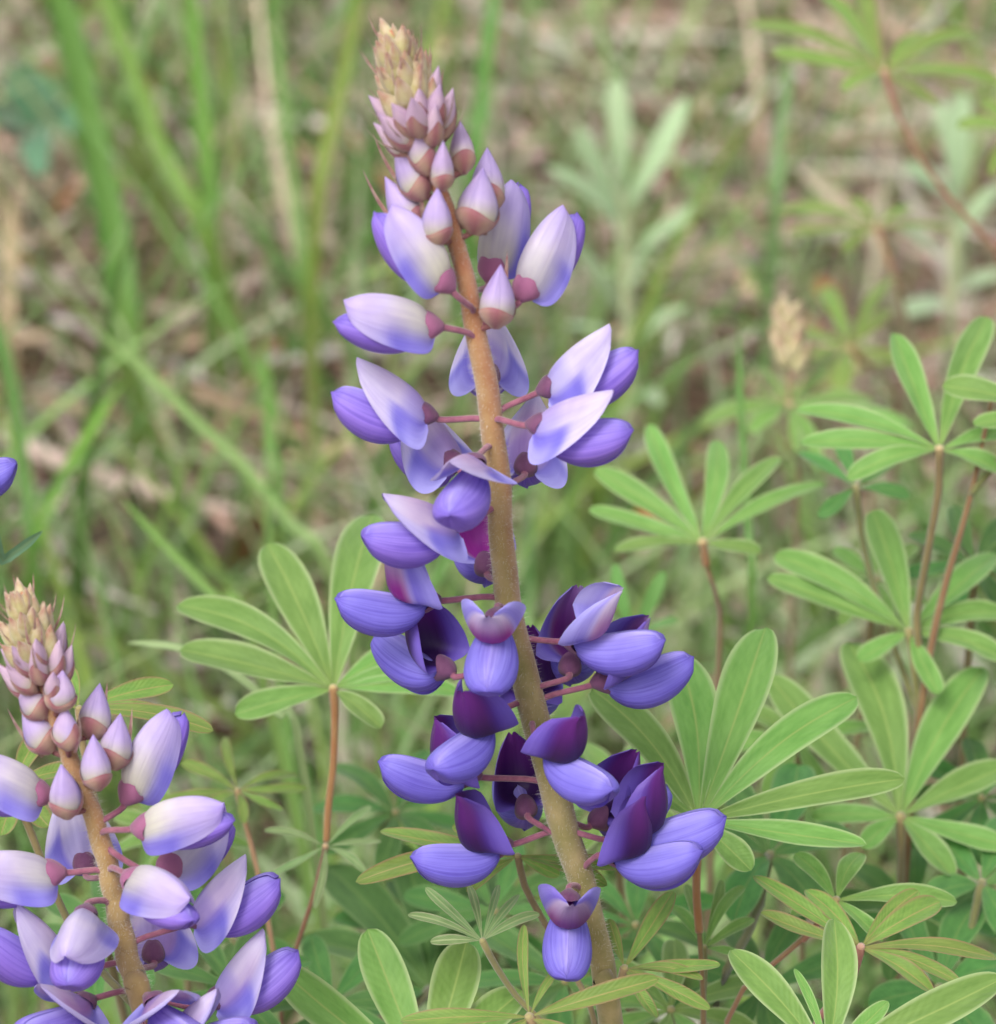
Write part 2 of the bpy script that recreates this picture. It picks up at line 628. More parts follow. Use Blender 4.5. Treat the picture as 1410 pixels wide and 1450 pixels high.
def blade_material(name, ca, cb, cc, transl=0.3):
    m, nt, out = nodes_of(name)
    c = attr(nt, 'col').outputs['Color']
    uv = attr(nt, 'uvp').outputs['Vector']
    uvo, rnd = rnd_offset(nt, uv)
    n1 = noise(nt, map_vec(nt, uvo, (3, 9, 1)), 1.0, 3.0)
    cc_ = mix_col(nt, 1.0, c, ramp(nt, n1, [(0.3, (0.78, 0.80, 0.74)), (0.7, (1.15, 1.12, 1.1))]), 'MULTIPLY')
    finish(nt, out, cc_, 0.5, transl, cc_, sheen=0.1, spec=0.4)
    return m

M['blade'] = blade_material('grass_blade_material', None, None, None)
M['straw'] = blade_material('dead_straw_material', None, None, None, 0.15)
M['petiole'] = fuzzy_material('petiole_material', lin(150, 130, 84), lin(150, 90, 60), 300, use_col=True, transl=0, amt=0.3)

m, nt, out = nodes_of('soil_material')
tc = nt.nodes.new('ShaderNodeTexCoord')
n1 = noise(nt, tc.outputs['Object'], 9, 8.0, 0.65)
n2 = noise(nt, tc.outputs['Object'], 60, 6.0, 0.6)
c = ramp(nt, n1, [(0.3, lin(52, 42, 34)), (0.5, lin(112, 94, 82)), (0.7, lin(96, 94, 64))])
c = mix_col(nt, ramp(nt, n2, [(0.4, (0, 0, 0)), (0.65, (0.75, 0.75, 0.75))]), c, lin(140, 122, 110))
finish(nt, out, c, 0.95, 0, bump=n2, bump_d=0.01)
M['soil'] = m

# ------------------------------------------------------------------ the setting
g = 40.0
gx = np.concatenate([[-g, -6, -2], np.linspace(-1, 1, 61), [2, 6, g]])
gy = np.concatenate([[-g, -6, -2], np.linspace(-1, 2.2, 81), [4, 9, g]])
X, Y = np.meshgrid(gx, gy, indexing='ij')
Z = 0.012 * np.sin(X * 9 + 1.3) * np.cos(Y * 7) + 0.006 * np.sin(X * 31 + Y * 23) - 0.012
Z[(abs(X) > 1.5) | (abs(Y) > 3)] = -0.012
ni, nj = X.shape
idx = np.arange(ni * nj).reshape(ni, nj)
gf = np.stack([idx[:-1, :-1], idx[1:, :-1], idx[1:, 1:], idx[:-1, 1:]], -1).reshape(-1, 4)
ground = mk('ground', np.stack([X, Y, Z], -1).reshape(-1, 3), gf, M['soil'])
ground['kind'] = 'structure'
ground['label'] = 'brown soil of the meadow under grass and straw'
ground['category'] = 'ground'

def ribbons(base, direc, length, width, bend, cols, seg=5, taper=0.9, twist=None):
    """many bent blades as one mesh: arrays (n,3),(n,3),(n),(n),(n,3)"""
    n = len(base)
    side = np.cross(direc, rs.normal(size=(n, 3)))
    side /= np.linalg.norm(side, axis=1)[:, None] + 1e-9
    V = np.empty((n, (seg + 1) * 2, 3))
    UV = np.empty((n, (seg + 1) * 2, 2))
    for k in range(seg + 1):
        t = k / seg
        p = base + direc * (length * t)[:, None] + bend * (length * t * t)[:, None]
        w = width * (1 - taper * t ** 2.2) * (0.75 + 0.25 * math.sin(math.pi * min(1, t * 1.6))) * 0.5
        V[:, 2 * k] = p - side * w[:, None]
        V[:, 2 * k + 1] = p + side * w[:, None]
        UV[:, 2 * k] = (t, -1)
        UV[:, 2 * k + 1] = (t, 1)
    f0 = np.array([[2 * k, 2 * k + 1, 2 * k + 3, 2 * k + 2] for k in range(seg)])
    F = (np.arange(n)[:, None, None] * (seg + 1) * 2 + f0[None]).reshape(-1, 4)
    Cc = np.repeat(cols[:, None, :], (seg + 1) * 2, 1).reshape(-1, 3)
    return V.reshape(-1, 3), F, Cc, UV.reshape(-1, 2)

def pick(palette, n, w=None):
    p = np.array([lin(*c) for c in palette])
    i = rs.choice(len(p), n, p=w)
    c = p[i] * rs.uniform(0.75, 1.25, (n, 1))
    return np.clip(c * rs.uniform(0.92, 1.08, (n, 3)), 0, 0.9)

# dead straw and leaf litter lying on the soil
n = 20000
b = np.stack([rs.uniform(-0.45, 0.45, n), rs.uniform(-0.35, 1.7, n), rs.uniform(0.0, 0.018, n) ** 1.0], 1)
d = rs.normal(size=(n, 3)) * (1, 1.0, 0.16)
d[:, 2] += 0.05
d /= np.linalg.norm(d, axis=1)[:, None]
m_ = 5000
b[:m_, 0] = rs.uniform(-1.5, 1.5, m_)
b[:m_, 1] = rs.uniform(-0.4, 3.2, m_)
V, F, Cc, UV = ribbons(b, d, rs.uniform(0.02, 0.10, n), rs.uniform(0.0016, 0.0062, n), rs.normal(size=(n, 3)) * (0.15, 0.15, 0.05),
                       pick([(214, 198, 188), (188, 168, 158), (230, 220, 212), (150, 122, 106), (206, 180, 156), (104, 82, 66)], n), seg=3, taper=0.6)
V[:, 2] = np.maximum(V[:, 2], 0.002)
o = mk('straw_litter', V, F, M['straw'], None, Cc, UV)
o['kind'] = 'stuff'
o['label'] = 'dead grey and tan straw matted on the soil'
o['category'] = 'straw litter'

# upright dry stalks among the grass
n = 1300
b = np.stack([rs.uniform(-0.45, 0.45, n), rs.uniform(0.30, 1.7, n), np.zeros(n)], 1)
d = np.stack([rs.normal(size=n) * 0.45, rs.normal(size=n) * 0.4, np.ones(n)], 1)
d /= np.linalg.norm(d, axis=1)[:, None]
V, F, Cc, UV = ribbons(b, d, rs.uniform(0.03, 0.13, n), rs.uniform(0.0012, 0.004, n), rs.normal(size=(n, 3)) * (0.3, 0.3, 0.2),
                       pick([(196, 178, 158), (172, 150, 128), (214, 204, 188), (176, 122, 80)], n, [0.35, 0.33, 0.22, 0.10]), seg=5)
o = mk('dry_grass', V, F, M['straw'], None, Cc, UV)
o['kind'] = 'stuff'
o['label'] = 'dry tan stalks standing among the green grass'
o['category'] = 'dry grass'

# crumpled dead leaves, some orange
n = 420
b = np.stack([rs.uniform(-0.4, 0.4, n), rs.uniform(0.1, 1.6, n), rs.uniform(0.004, 0.03, n)], 1)
d = rs.normal(size=(n, 3)) * (1, 1, 0.35)
d /= np.linalg.norm(d, axis=1)[:, None]
V, F, Cc, UV = ribbons(b, d, rs.uniform(0.010, 0.03, n), rs.uniform(0.006, 0.014, n), rs.normal(size=(n, 3)) * 0.5,
                       pick([(188, 120, 60), (150, 104, 72), (196, 178, 165), (120, 88, 66)], n, [0.16, 0.3, 0.3, 0.24]), seg=5, taper=0.95)
o = mk('dead_leaves', V, F, M['straw'], None, Cc, UV)
o['kind'] = 'stuff'
o['label'] = 'crumpled brown and orange dead leaves scattered in the grass'
o['category'] = 'leaf litter'

# the meadow grass: thick and tall behind the left lupine, thin over the straw on the other side
def green_grass(n, xlim, ylim, hmin, hmax, wmin, wmax, lean):
    b = np.stack([rs.uniform(*xlim, n), rs.uniform(*ylim, n), np.zeros(n)], 1)
    d = np.stack([rs.normal(size=n) * lean, rs.normal(size=n) * lean, np.ones(n)], 1)
    d /= np.linalg.norm(d, axis=1)[:, None]
    bend = np.stack([rs.normal(size=n) * 0.35, rs.normal(size=n) * 0.3, -np.abs(rs.normal(size=n)) * 0.2], 1)
    return ribbons(b, d, rs.uniform(hmin, hmax, n), rs.uniform(wmin, wmax, n), bend,
                   pick([(112, 150, 80), (136, 168, 100), (156, 178, 124), (96, 134, 68), (168, 186, 144), (136, 162, 78)], n), seg=6)
parts = [green_grass(2300, (-0.45, 0.04), (0.22, 1.7), 0.05, 0.19, 0.0016, 0.0050, 0.20),
         green_grass(2600, (-1.4, -0.42), (-0.3, 3.0), 0.06, 0.20, 0.002, 0.006, 0.25),
         green_grass(2600, (0.42, 1.4), (-0.3, 3.0), 0.05, 0.16, 0.002, 0.006, 0.28),
         green_grass(1800, (-0.6, 0.6), (1.6, 3.2), 0.05, 0.18, 0.002, 0.006, 0.28),
         green_grass(1500, (0.0, 0.45), (0.34, 1.7), 0.04, 0.13, 0.0014, 0.0042, 0.30),
         green_grass(3200, (-0.3, 0.3), (0.02, 0.45), 0.03, 0.12, 0.0016, 0.0050, 0.32)]
Vs, Fs, Cs, Us, off = [], [], [], [], 0
for V, F, Cc, UV in parts:
    Vs.append(V); Fs.append(F + off); Cs.append(Cc); Us.append(UV); off += len(V)
o = mk('grass', np.concatenate(Vs), np.concatenate(Fs), M['blade'], None, np.concatenate(Cs), np.concatenate(Us))
o['kind'] = 'stuff'
o['label'] = 'green meadow grass growing thickly through the straw'
o['category'] = 'grass'

# ------------------------------------------------------------------ leaves
def leaflet_mesh(parent, origin, start, tip, normal, width, mat, fold=0.18, arch=0.07, droop=0.06, wob=0.0):
    nu, nv = 20, 9
    ax = tip - start
    L = ax.length
    x = ax / L
    n = (normal - x * normal.dot(x)).normalized()
    y = n.cross(x)
    V, UV = [], []
    tw = random.uniform(-0.35, 0.35)
    sway = random.uniform(-0.05, 0.05) * L
    for i in range(nu):
        u = i / (nu - 1)
        u = u * 0.45 + 0.55 * (1 - (1 - u) ** 2)
        q = (u ** 1.05) * (1 - u) ** 0.50 / 0.533
        w = width * 0.5 * (0.07 * (1 - u) + 1.12 * q) if u < 1 else 0.0
        c = start + ax * u + n * (arch * L * math.sin(math.pi * u) - droop * L * u * u) + y * (sway * math.sin(math.pi * u))
        a = tw * u
        for j in range(nv):
            v = j / (nv - 1) * 2 - 1
            yy = y * math.cos(a) + n * math.sin(a)
            zz = n * math.cos(a) - y * math.sin(a)
            p = c + yy * (w * v) + zz * (fold * w * abs(v) ** 1.3 + 0.035 * width * math.sin(u * 9 + wob + 2 * v) * abs(v))
            V.append(p - origin)
            UV.append((u, v))
    return mk('leaflet', V, grid_faces(nu, nv), mat, parent, uvs=UV)

def tint_tube(name, pts, rad, mat, parent, origin, ca, cb, ns=10, n=None):
    n = n or max(8, 4 * len(pts))
    path = [p - origin for p in smooth_path(pts, n)]
    if hasattr(rad, '__len__'):
        rr = [np.interp(i / (n - 1), np.linspace(0, 1, len(rad)), rad) for i in range(n)]
    else:
        rr = [rad] * n
    V, F, UV = tube(path, rr, ns)
    Cc = []
    for (a, t) in UV:
        c = mixc(ca, cb, t)
        Cc.append(mixc(c, lin(150, 70, 55), 0.30 * sstep(0.3, 0.9, math.cos(2 * math.pi * (a - 0.2)))))
    return mk(name, V, F, mat, parent, Cc, UV)

OLIVE, ORANGE, REDBR = lin(104, 108, 54), lin(146, 98, 52), lin(128, 72, 58)

def add_leaf(plant, hub, tips, stalk, mat='leaf', tilt=20, ca=OLIVE, cb=ORANGE, r=0.9, pxw=None, up=0.0, hubcol=None):
    """one palmate leaf: petiole mesh = the part, its leaflets = sub-parts.
    hub=(px,py,d) ; tips=[(px,py,w[,extra d])] ; stalk=[points from hub downwards]"""
    H = C(*hub)
    a = PITCH + R(tilt)
    nrm = (UPV * math.cos(a) - FWD * math.sin(a)).normalized()
    pts = [p if isinstance(p, Vector) else C(*p) for p in stalk]
    path = smooth_path([H] + pts, max(14, 8 * (len(pts) + 1)))
    path = [p - H for p in path]
    r = r * 0.72
    cb = mixc(mixc(cb, (0, 0, 0), 0.45), ca, 0.4)
    V, F, UV = tube(path, [r * MM * (1.0 + 0.35 * (1 - i / (len(path) - 1)) ** 8) for i in range(len(path))], 8)
    Cc = [mixc(cb, ca, t) for (_, t) in UV]
    # small boss where the leaflets meet
    nb = len(V)
    bs, bf, _ = tube([nrm * (-1.1 * r * MM), nrm * (-0.4 * r * MM), nrm * (0.5 * r * MM), nrm * (0.9 * r * MM)], [0.8 * r * MM, 1.15 * r * MM, 1.1 * r * MM, 0.3 * r * MM], 8, True, nb)
    V += bs
    F += bf
    Cc += [mixc(hubcol or mixc(cb, lin(196, 150, 120), 0.5), lin(120, 144, 70), 0.45)] * len(bs)
    lf = mk('leaf', V, F, M['petiole'], plant, Cc)
    lf.location = H - plant.location
    D = FD - (hub[2] + DZ) * MM
    for tp in tips:
        px, py, w = tp[:3]
        ex = tp[3] if len(tp) > 3 else 0.0
        Yo = (hub[1] - py) * K * 1000 * D / FD
        dz = -Yo * math.cos(a) / math.sin(a) + ex + up
        T = C(px, py, hub[2] + dz)
        dirv = (T - H).normalized()
        leaflet_mesh(lf, H, H + dirv * (1.0 * r * MM), T, nrm, w * K * D / FD, M[mat] if isinstance(mat, str) else mat,
                     fold=random.uniform(0.12, 0.42), arch=random.uniform(0.02, 0.11), droop=random.uniform(0.0, 0.08), wob=random.uniform(0, 6))
    return lf

def root_below(px, py, d, dx=0.0, dy=0.0):
    p = C(px, py, d)
    return Vector((p.x + dx, p.y + dy, -0.012))

def plant_thing(name, label, root, cat='lupine', group=None):
    return thing(name, label, cat, root, group)

# ------------------------------------------------------------------ buds
def make_bud(length, width, mode, rng, tint=0.0):
    """teardrop bud along +X (mm). mode 0 = tight green tip bud, 1 = lilac bud"""
    na, nl = 16, 16
    V, Cc, UV = [], [], []
    for i in range(nl):
        t = i / (nl - 1)
        r = bud_radius(t, width)
        lift = 0.14 * length * t * t
        for j in range(na):
            ang = 2 * math.pi * j / na
            cs = math.cos(ang)
            rr = r * (1.0 + 0.10 * cs)
            V.append(Vector((length * t, rr * 0.86 * math.sin(ang), rr * cs + lift)) * MM)
            if mode == 0:
                c = mixc(lin(172, 168, 98), lin(190, 184, 128), 0.5 + 0.5 * cs)
                c = mixc(c, lin(150, 92, 80), sstep(0.45, 1.0, t) * 0.75 + 0.35 * abs(math.sin(ang * 1.5)) * sstep(0.0, 0.4, t))
            else:
                c = mixc(mixc(CREAM, mixc(LILAC, lin(214, 186, 194), 0.85 * tint), sstep(0.15, 0.6, t)), BLUE, 0.8 * (1 - tint) * sstep(0.15, -0.9, cs) * sstep(0.95, 0.3, t))
                c = mixc(c, VIOLET, (0.35 - 0.2 * tint) * sstep(0.75, 1.0, t))
            Cc.append(c)
            UV.append((t, j / na))
    F = []
    for i in range(nl - 1):
        for j in range(na):
            a, b = i * na + j, i * na + (j + 1) % na
            F.append((a, b, b + na, a + na))
    F.append(tuple(range(na))[::-1])
    return V, F, Cc, UV

def bud_radius(t, width):
    return width * 0.5 * (max(0.0, math.sin(math.pi * min(1, 0.06 + 0.94 * t ** 0.72))) ** 0.85) * (1 - 0.30 * t ** 3) if t < 1 else 0.0

def make_bud_calyx(length, width, tint):
    """two-lipped calyx lying close on the bud"""
    na, nl = 24, 8
    V, Cc, UV = [], [], []
    for i in range(nl):
        for j in range(na):
            ang = 2 * math.pi * j / na
            cs = math.cos(ang)
            lip = 0.20 + 0.10 * tint + 0.42 * max(0.0, -cs) ** 1.3 + 0.14 * max(0.0, cs) ** 2
            t = -0.03 + (lip + 0.03) * i / (nl - 1)
            tt = max(0.0, t)
            rr = bud_radius(tt, width) * (1.0 + 0.10 * cs) * (1.09 if i < nl - 1 else 1.03) + 0.05
            V.append(Vector((length * t, rr * 0.86 * math.sin(ang), rr * cs + 0.14 * length * tt * tt)) * MM)
            c = mixc(lin(150, 92, 92), lin(190, 166, 132), (0.5 + 0.5 * math.sin(4 * ang + width)) * 0.8)
            Cc.append(mixc(c, lin(140, 78, 98), 0.5 * (i / (nl - 1)) ** 2))
            UV.append((t, j / na))
    F = []
    for i in range(nl - 1):
        for j in range(na):
            a, b = i * na + j, i * na + (j + 1) % na
            F.append((a, b, b + na, a + na))
    F.append(tuple(range(na))[::-1])
    return V, F, Cc, UV

def make_bract(length, w, rng):
    V, Cc, UV = [], [], []
    for i in range(8):
        t = i / 7
        ww = w * (1 - t) ** 0.7
        for j in range(3):
            s = j - 1
            V.append(Vector((length * t, ww * s, -0.5 * w * (1 - s * s) * (1 - t) - 0.9 * w - length * 0.10 * math.sin(math.pi * t))) * MM)
            Cc.append(mixc(lin(160, 110, 96), lin(140, 84, 92), t))
            UV.append((t, s))
    return V, grid_faces(8, 3), Cc, UV

def add_bud(plant, attach, axis, length, width, mode, rng, pedicel=1.5, tint=0.0, at=None):
    base = attach + axis.normalized() * pedicel * MM
    if at is not None:
        base = at
    m = frame(base, axis, rng.uniform(-0.2, 0.2))
    inv = m.inverted()
    a = inv @ attach
    V, F, UV = tube([a, a * 0.5, Vector((0.4 * MM, 0, 0))], [0.45 * MM, 0.42 * MM, 0.5 * MM], 6)
    Cc = [lin(150, 100, 96)] * len(V)
    bv, bf, bc, bu = make_bud(length, width, mode, rng, tint)
    off = len(V)
    bo = mk('flower_bud', V + bv, F + [tuple(k + off for k in f) for f in bf], M['bud'] if mode == 0 else M['banner'], plant, Cc + bc, UV + bu)
    bo.matrix_local = Matrix.Translation(-plant.location) @ m
    if mode:
        V, F, Cc, UV = make_bud_calyx(length, width, tint)
        mk('calyx', V, F, M['calyx'], bo, Cc, UV)
    V, F, Cc, UV = make_bract(length * rng.uniform(0.9, 1.35), width * 0.12, rng)
    if rng.random() < (0.85 if mode == 0 else 0.35):
        mk('bract', [v + Vector((0, 0, -width * 0.22 * MM)) for v in V], F, M['bud'], bo, Cc, UV)
    return bo

# ------------------------------------------------------------------ flowering lupines
class Spike:
    def __init__(self, label, ctrl, rad, roots, lower, upper):
        """ctrl: [(px,py,d)] from the tip downwards, roots: world points on to the soil"""
        self.pts = [C(*c) for c in ctrl] + roots
        self.ctrl = ctrl
        self.plant = thing('lupine', label, 'lupine', roots[-1], 'lupines in flower')
        n = 90
        path = interp_path(self.pts, n)
        rr = [np.interp(i / (n - 1), np.linspace(0, 1, len(rad)), rad) * MM for i in range(n)]
        path = [p + Vector((math.sin(i * 0.9) * 0.00012, math.sin(i * 1.3) * 0.00012, 0)) for i, p in enumerate(path)]
        V, F, UV = tube([p - self.plant.location for p in path], rr, 14)
        Cc = []
        for (a, t) in UV:
            c = mixc(upper, lower, sstep(0.12, 0.62, t))
            Cc.append(mixc(c, lin(158, 74, 66), 0.42 * sstep(0.1, 0.9, math.sin(2 * math.pi * a + 0.6 + 3 * t)) * (1 - 0.5 * t)))
        mk('stem', V, F, M['stem'], self.plant, Cc, UV)
        # down on the stem
        nh = 7000 if len(ctrl) > 12 else 4200
        k = rs.uniform(0.05, 0.80, nh) * (n - 1)
        i0 = k.astype(int)
        P = np.array([tuple(p) for p in path])
        p = P[i0] + (P[i0 + 1] - P[i0]) * (k - i0)[:, None]
        dirs = P[i0 + 1] - P[i0]
        dirs /= np.linalg.norm(dirs, axis=1)[:, None]
        q = rs.normal(size=(nh, 3))
        q -= dirs * (q * dirs).sum(1)[:, None]
        q /= np.linalg.norm(q, axis=1)[:, None]
        r_ = np.array(rr)[i0][:, None]
        V, F = hairs_on(p + q * r_ * 0.97 - np.array(self.plant.location), q, 0.00062, 0.000022, 0.6)
        h = mk('stem_hairs', V, F, M['hair'], self.plant, smooth=False)
        h['kind'] = 'stuff'
        self.path = path

    def at(self, py):
        """stem point and its d at photograph row py"""
        ys = [c[1] for c in self.ctrl]
        d = np.interp(py, ys, [c[2] for c in self.ctrl])
        best, bp = 1e9, None
        for p in self.path:
            v = p - CAM
            D = v.dot(FWD)
            yy = 725 - v.dot(UPV) / D * FD / K
            if abs(yy - py) < best:
                best, bp = abs(yy - py), p
        v = bp - CAM
        xx = 705 + v.dot(RGT) / v.dot(FWD) * FD / K
        return bp, xx, d

    def flower(self, sy, bx, by, tx, ty, sg, age, cage=None, scale=1.0, roll=0.0, bud=0):
        A, ax_, dA = self.at(sy)
        # base of the flower: a pedicel about 6.5 mm long
        l = math.hypot(bx - ax_, by - sy) * 0.1
        off = math.sqrt(max(0.0, 6.5 ** 2 - l * l)) * (1 if sg > 0 else -1 if sg < 0 else 0)
        B = C(bx, by, dA + off)
        L = 14.4 * scale
        la = math.hypot(tx - bx, ty - by) * 0.1
        if la > 0.97 * L:
            scale *= la / (0.97 * L)
            L = la / 0.97
        tz = math.sqrt(max(0.0, L * L - la * la)) * (1 if sg > 0 else -1)
        if sg == 0:
            tz *= 0.15
        if abs(sg) < 1:
            tz *= abs(sg) if sg else 1
        axis = (RGT * (tx - bx) + UPV * (by - ty)) * 0.1 - FWD * tz
        rng = random.Random(int(bx * 31 + by * 7))
        if bud:
            return add_bud(self.plant, A, (B - A) * 0.2 + axis * 0.001, bud[0], bud[1], 1, rng, 2.0)
        return add_flower(self.plant, A, B, axis, age, scale, roll + rng.uniform(-0.12, 0.12), rng, cage)

    def bud_px(self, sy, bx, by, tx, ty, sg, width=4.6):
        A, ax_, dA = self.at(sy)
        B = C(bx, by, dA + sg * 2.5)
        T = C(tx, ty, dA + sg * 4.5)
        rng = random.Random(int(bx * 13 + by * 3))
        ax = T - B
        return add_bud(self.plant, A, ax, ax.length * 1000, width, 1, rng, 0.0, 0.15 if width > 4.5 else 0.45, at=B)

    def cone(self, y0, y1, n, len0, len1, spread0, spread1):
        """spiral of buds from row y0 (low) to y1 (tip)"""
        for i in range(n):
            t = i / (n - 1)
            py = y0 + (y1 - y0) * (t ** 0.92)
            A, ax_, dA = self.at(py)
            k = min(range(len(self.path)), key=lambda q: (self.path[q] - A).length)
            up = (self.path[max(k - 1, 0)] - self.path[min(k + 1, len(self.path) - 1)]).normalized()
            e1 = up.cross(Vector((0.2, 1, 0.1))).normalized()
            e2 = up.cross(e1)
            az = i * 2.39996
            out_ = e1 * math.cos(az) + e2 * math.sin(az)
            sp = R(spread0 + (spread1 - spread0) * t)
            ax = out_ * math.sin(sp) + up * math.cos(sp)
            ln = len0 + (len1 - len0) * t
            rng = random.Random(i * 17 + int(y0))
            ln *= rng.uniform(0.9, 1.1)
            mode = 1 if t < 0.34 else 0
            add_bud(self.plant, A, ax, ln, ln * (0.44 if mode else 0.50), mode, rng, 2.6 - 1.2 * t, 0.9)

# the tall lupine
MAINC = [(553, 42), (572, 110), (600, 200), (630, 290), (648, 350), (668, 440), (688, 545), (703, 650), (709, 740), (715, 820), (733, 920),
         (762, 1030), (790, 1140), (820, 1240), (845, 1330), (858, 1400), (864, 1450)]
MAINC = [(x, y, (1150 - y) * 0.038) for x, y in MAINC]
mb = C(*MAINC[-1])
main = Spike('tall lupine spike with purple flowers, its lower ones deep violet, orange brown stem', MAINC,
             [0.2, 0.8, 0.9, 1.05, 1.2, 1.4, 1.6, 1.65, 1.7, 1.8, 1.95, 2.1, 2.15, 2.0, 1.85, 1.8, 1.8, 2.0, 2.2],
             [mb + Vector((0.012, 0.002, -0.09)), Vector((mb.x + 0.03, mb.y + 0.01, -0.01))], lin(126, 118, 62), lin(178, 118, 76))
FL = [
    # stem row, base px, tip px, towards(+)/away(-), age
    (1276, 806, 1262, 800, 1374, 1, 0.95, 0.70), (1250, 852, 1212, 978, 1203, 0.6, 1.0), (1180, 862, 1187, 1018, 1160, 0.3, 0.95),
    (1150, 836, 1168, 945, 1120, -1, 0.9), (1168, 724, 1195, 605, 1210, 0.4, 1.0), (1190, 748, 1155, 720, 1095, -1, 0.95),
    (1102, 680, 1100, 548, 1082, 0.5, 0.92), (990, 700, 1012, 618, 1080, 1, 1.0), (1020, 765, 1050, 862, 1112, 1, 1.0),
    (1003, 838, 970, 963, 938, -0.2, 0.75), (905, 796, 908, 930, 905, 0.8, 0.66, 0.56), (985, 805, 955, 822, 880, -1, 0.75),
    (1010, 757, 1008, 762, 925, -1, 0.95), (882, 704, 864, 690, 972, 1, 0.9, 0.60), (847, 622, 850, 487, 848, 0.7, 0.92, 0.66),
    (930, 642, 955, 556, 915, -0.6, 0.85), (820, 690, 812, 668, 740, -1, 0.6), (716, 655, 742, 527, 758, 0.8, 0.36, 0.42),
    (640, 676, 648, 640, 725, 1, 0.40), (650, 652, 665, 588, 618, -0.6, 0.38), (606, 618, 592, 487, 562, 0.3, 0.32),
    (602, 746, 602, 873, 610, 0.5, 0.34), (590, 762, 556, 885, 508, 0.3, 0.31), (700, 742, 670, 760, 600, -1, 0.4),
    (560, 692, 542, 688, 470, -1, 0.33), (478, 626, 464, 520, 460, 0.2, 0.10), (440, 640, 412, 566, 340, 0.1, 0.08),
    (470, 735, 425, 795, 335, -0.3, 0.14), (400, 692, 398, 726, 290, -0.4, 0.08),
]
for f in FL:
    main.flower(*f)
for b_ in [(470, 702, 462, 712, 372, 1, 5.6), (340, 672, 330, 690, 238, 0.2, 6.4), (330, 690, 300, 690, 212, -1, 5.6), (345, 618, 346, 612, 262, 1.4, 4.6),
           (330, 592, 332, 538, 255, 0, 5.0), (280, 600, 282, 552, 205, 0.2, 4.8), (265, 626, 268, 625, 196, 1.2, 3.6), (250, 656, 245, 648, 172, -0.5, 4.0),
           (262, 606, 246, 570, 162, 1.0, 3.8)]:
    main.bud_px(*b_)
main.cone(232, 88, 48, 7.8, 4.4, 42, 22)

# the shorter lupine at its side
LEFTC = [(30, 838), (42, 890), (58, 955), (86, 1039), (112, 1105), (133, 1160), (152, 1225), (166, 1290), (178, 1345), (194, 1400), (209, 1450)]
LEFTC = [(x, y, 8 + (1450 - y) * 0.036) for x, y in LEFTC]
lb = C(*LEFTC[-1])
left = Spike('shorter lupine spike of paler lilac flowers and cream buds', LEFTC, [0.2, 0.85, 1.0, 1.15, 1.3, 1.4, 1.5, 1.6, 1.65, 1.7, 1.75, 2.0, 2.2],
             [lb + Vector((0.015, 0.0, -0.08)), Vector((lb.x + 0.04, lb.y + 0.01, -0.01))], lin(150, 122, 68), lin(172, 124, 78))
FL = [
    (1165, 176, 1138, 243, 1036, 0.0, 0.08), (1180, 188, 1174, 292, 1165, 0.3, 0.08), (1190, 228, 1238, 292, 1190, -0.6, 0.15), (1240, 178, 1238, 266, 1288, 0.8, 0.10),
    (1345, 262, 1308, 374, 1255, 0.2, 0.33), (1370, 217, 1362, 206, 1290, -1, 0.4), (1400, 292, 1425, 384, 1370, 0, 0.36), (1440, 212, 1412, 285, 1462, 1, 0.46),
    (1240, 92, 1236, -20, 1247, 0.2, 0.12), (1160, 74, 1130, -30, 1105, 0.2, 0.12), (1240, 122, 1236, 92, 1155, -0.8, 0.3), (1290, 124, 1284, 108, 1380, 1, 0.2),
    (1420, 132, 1415, 40, 1452, 1, 0.46), (1360, 102, 1372, 36, 1340, 0.3, 0.33), (1440, 230, 1470, 330, 1450, 0.5, 0.4),
]
for f in FL:
    left.flower(*f)
for b_ in [(1145, 96, 1156, 95, 1078, 1.5, 4.8), (1110, 138, 1116, 127, 1036, 1.3, 4.8), (1085, 160, 1088, 176, 1010, 0, 5.2), (1050, 130, 1046, 145, 968, -0.4, 5.2),
           (1070, 95, 1060, 99, 1002, 1.4, 4.0), (1070, 72, 1064, 25, 1002, 0.2, 5.0), (1020, 62, 1016, 20, 965, 0.3, 4.4), (1010, 84, 1006, 80, 948, 1.2, 4.2)]:
    left.bud_px(*b_)
left.cone(1005, 876, 46, 7.0, 4.2, 42, 22)
# ------------------------------------------------------------------ palmate leaves on the flowering lupines
def stem_pt(sp, py):
    return sp.at(py)[0]

add_leaf(main.plant, (884, 1371, -6), [(953, 1258, 36), (1020, 1366, 32), (996, 1386, 22), (1006, 1424, 28), (862, 1300, 22), (930, 1440, 24)],
         [(876, 1395, -7), stem_pt(main, 1440)], 'leaf_red', 24, OLIVE, lin(190, 140, 110), 0.7)
add_leaf(main.plant, (749, 1440, 8), [(932, 1384, 40, 3), (742, 1308, 20), (790, 1370, 15), (566, 1446, 34, 2), (690, 1500, 40), (840, 1500, 40)],
         [(775, 1475, 4), (820, 1500, -4), main.pts[-2] + Vector((-0.002, 0, 0.03))], 'leaf_red', 30, OLIVE, lin(196, 150, 120), 0.8)
add_leaf(main.plant, (683, 1332, -6), [(577, 1291, 18), (602, 1256, 18), (609, 1332, 20), (664, 1250, 15), (706, 1248, 14), (735, 1264, 18), (764, 1290, 22)],
         [(700, 1365, -8), (732, 1412, -10), (800, 1490, -12), main.pts[-2] + Vector((0, 0, 0.01))], 'leaf_grey', 22, OLIVE, lin(150, 140, 90), 0.55)
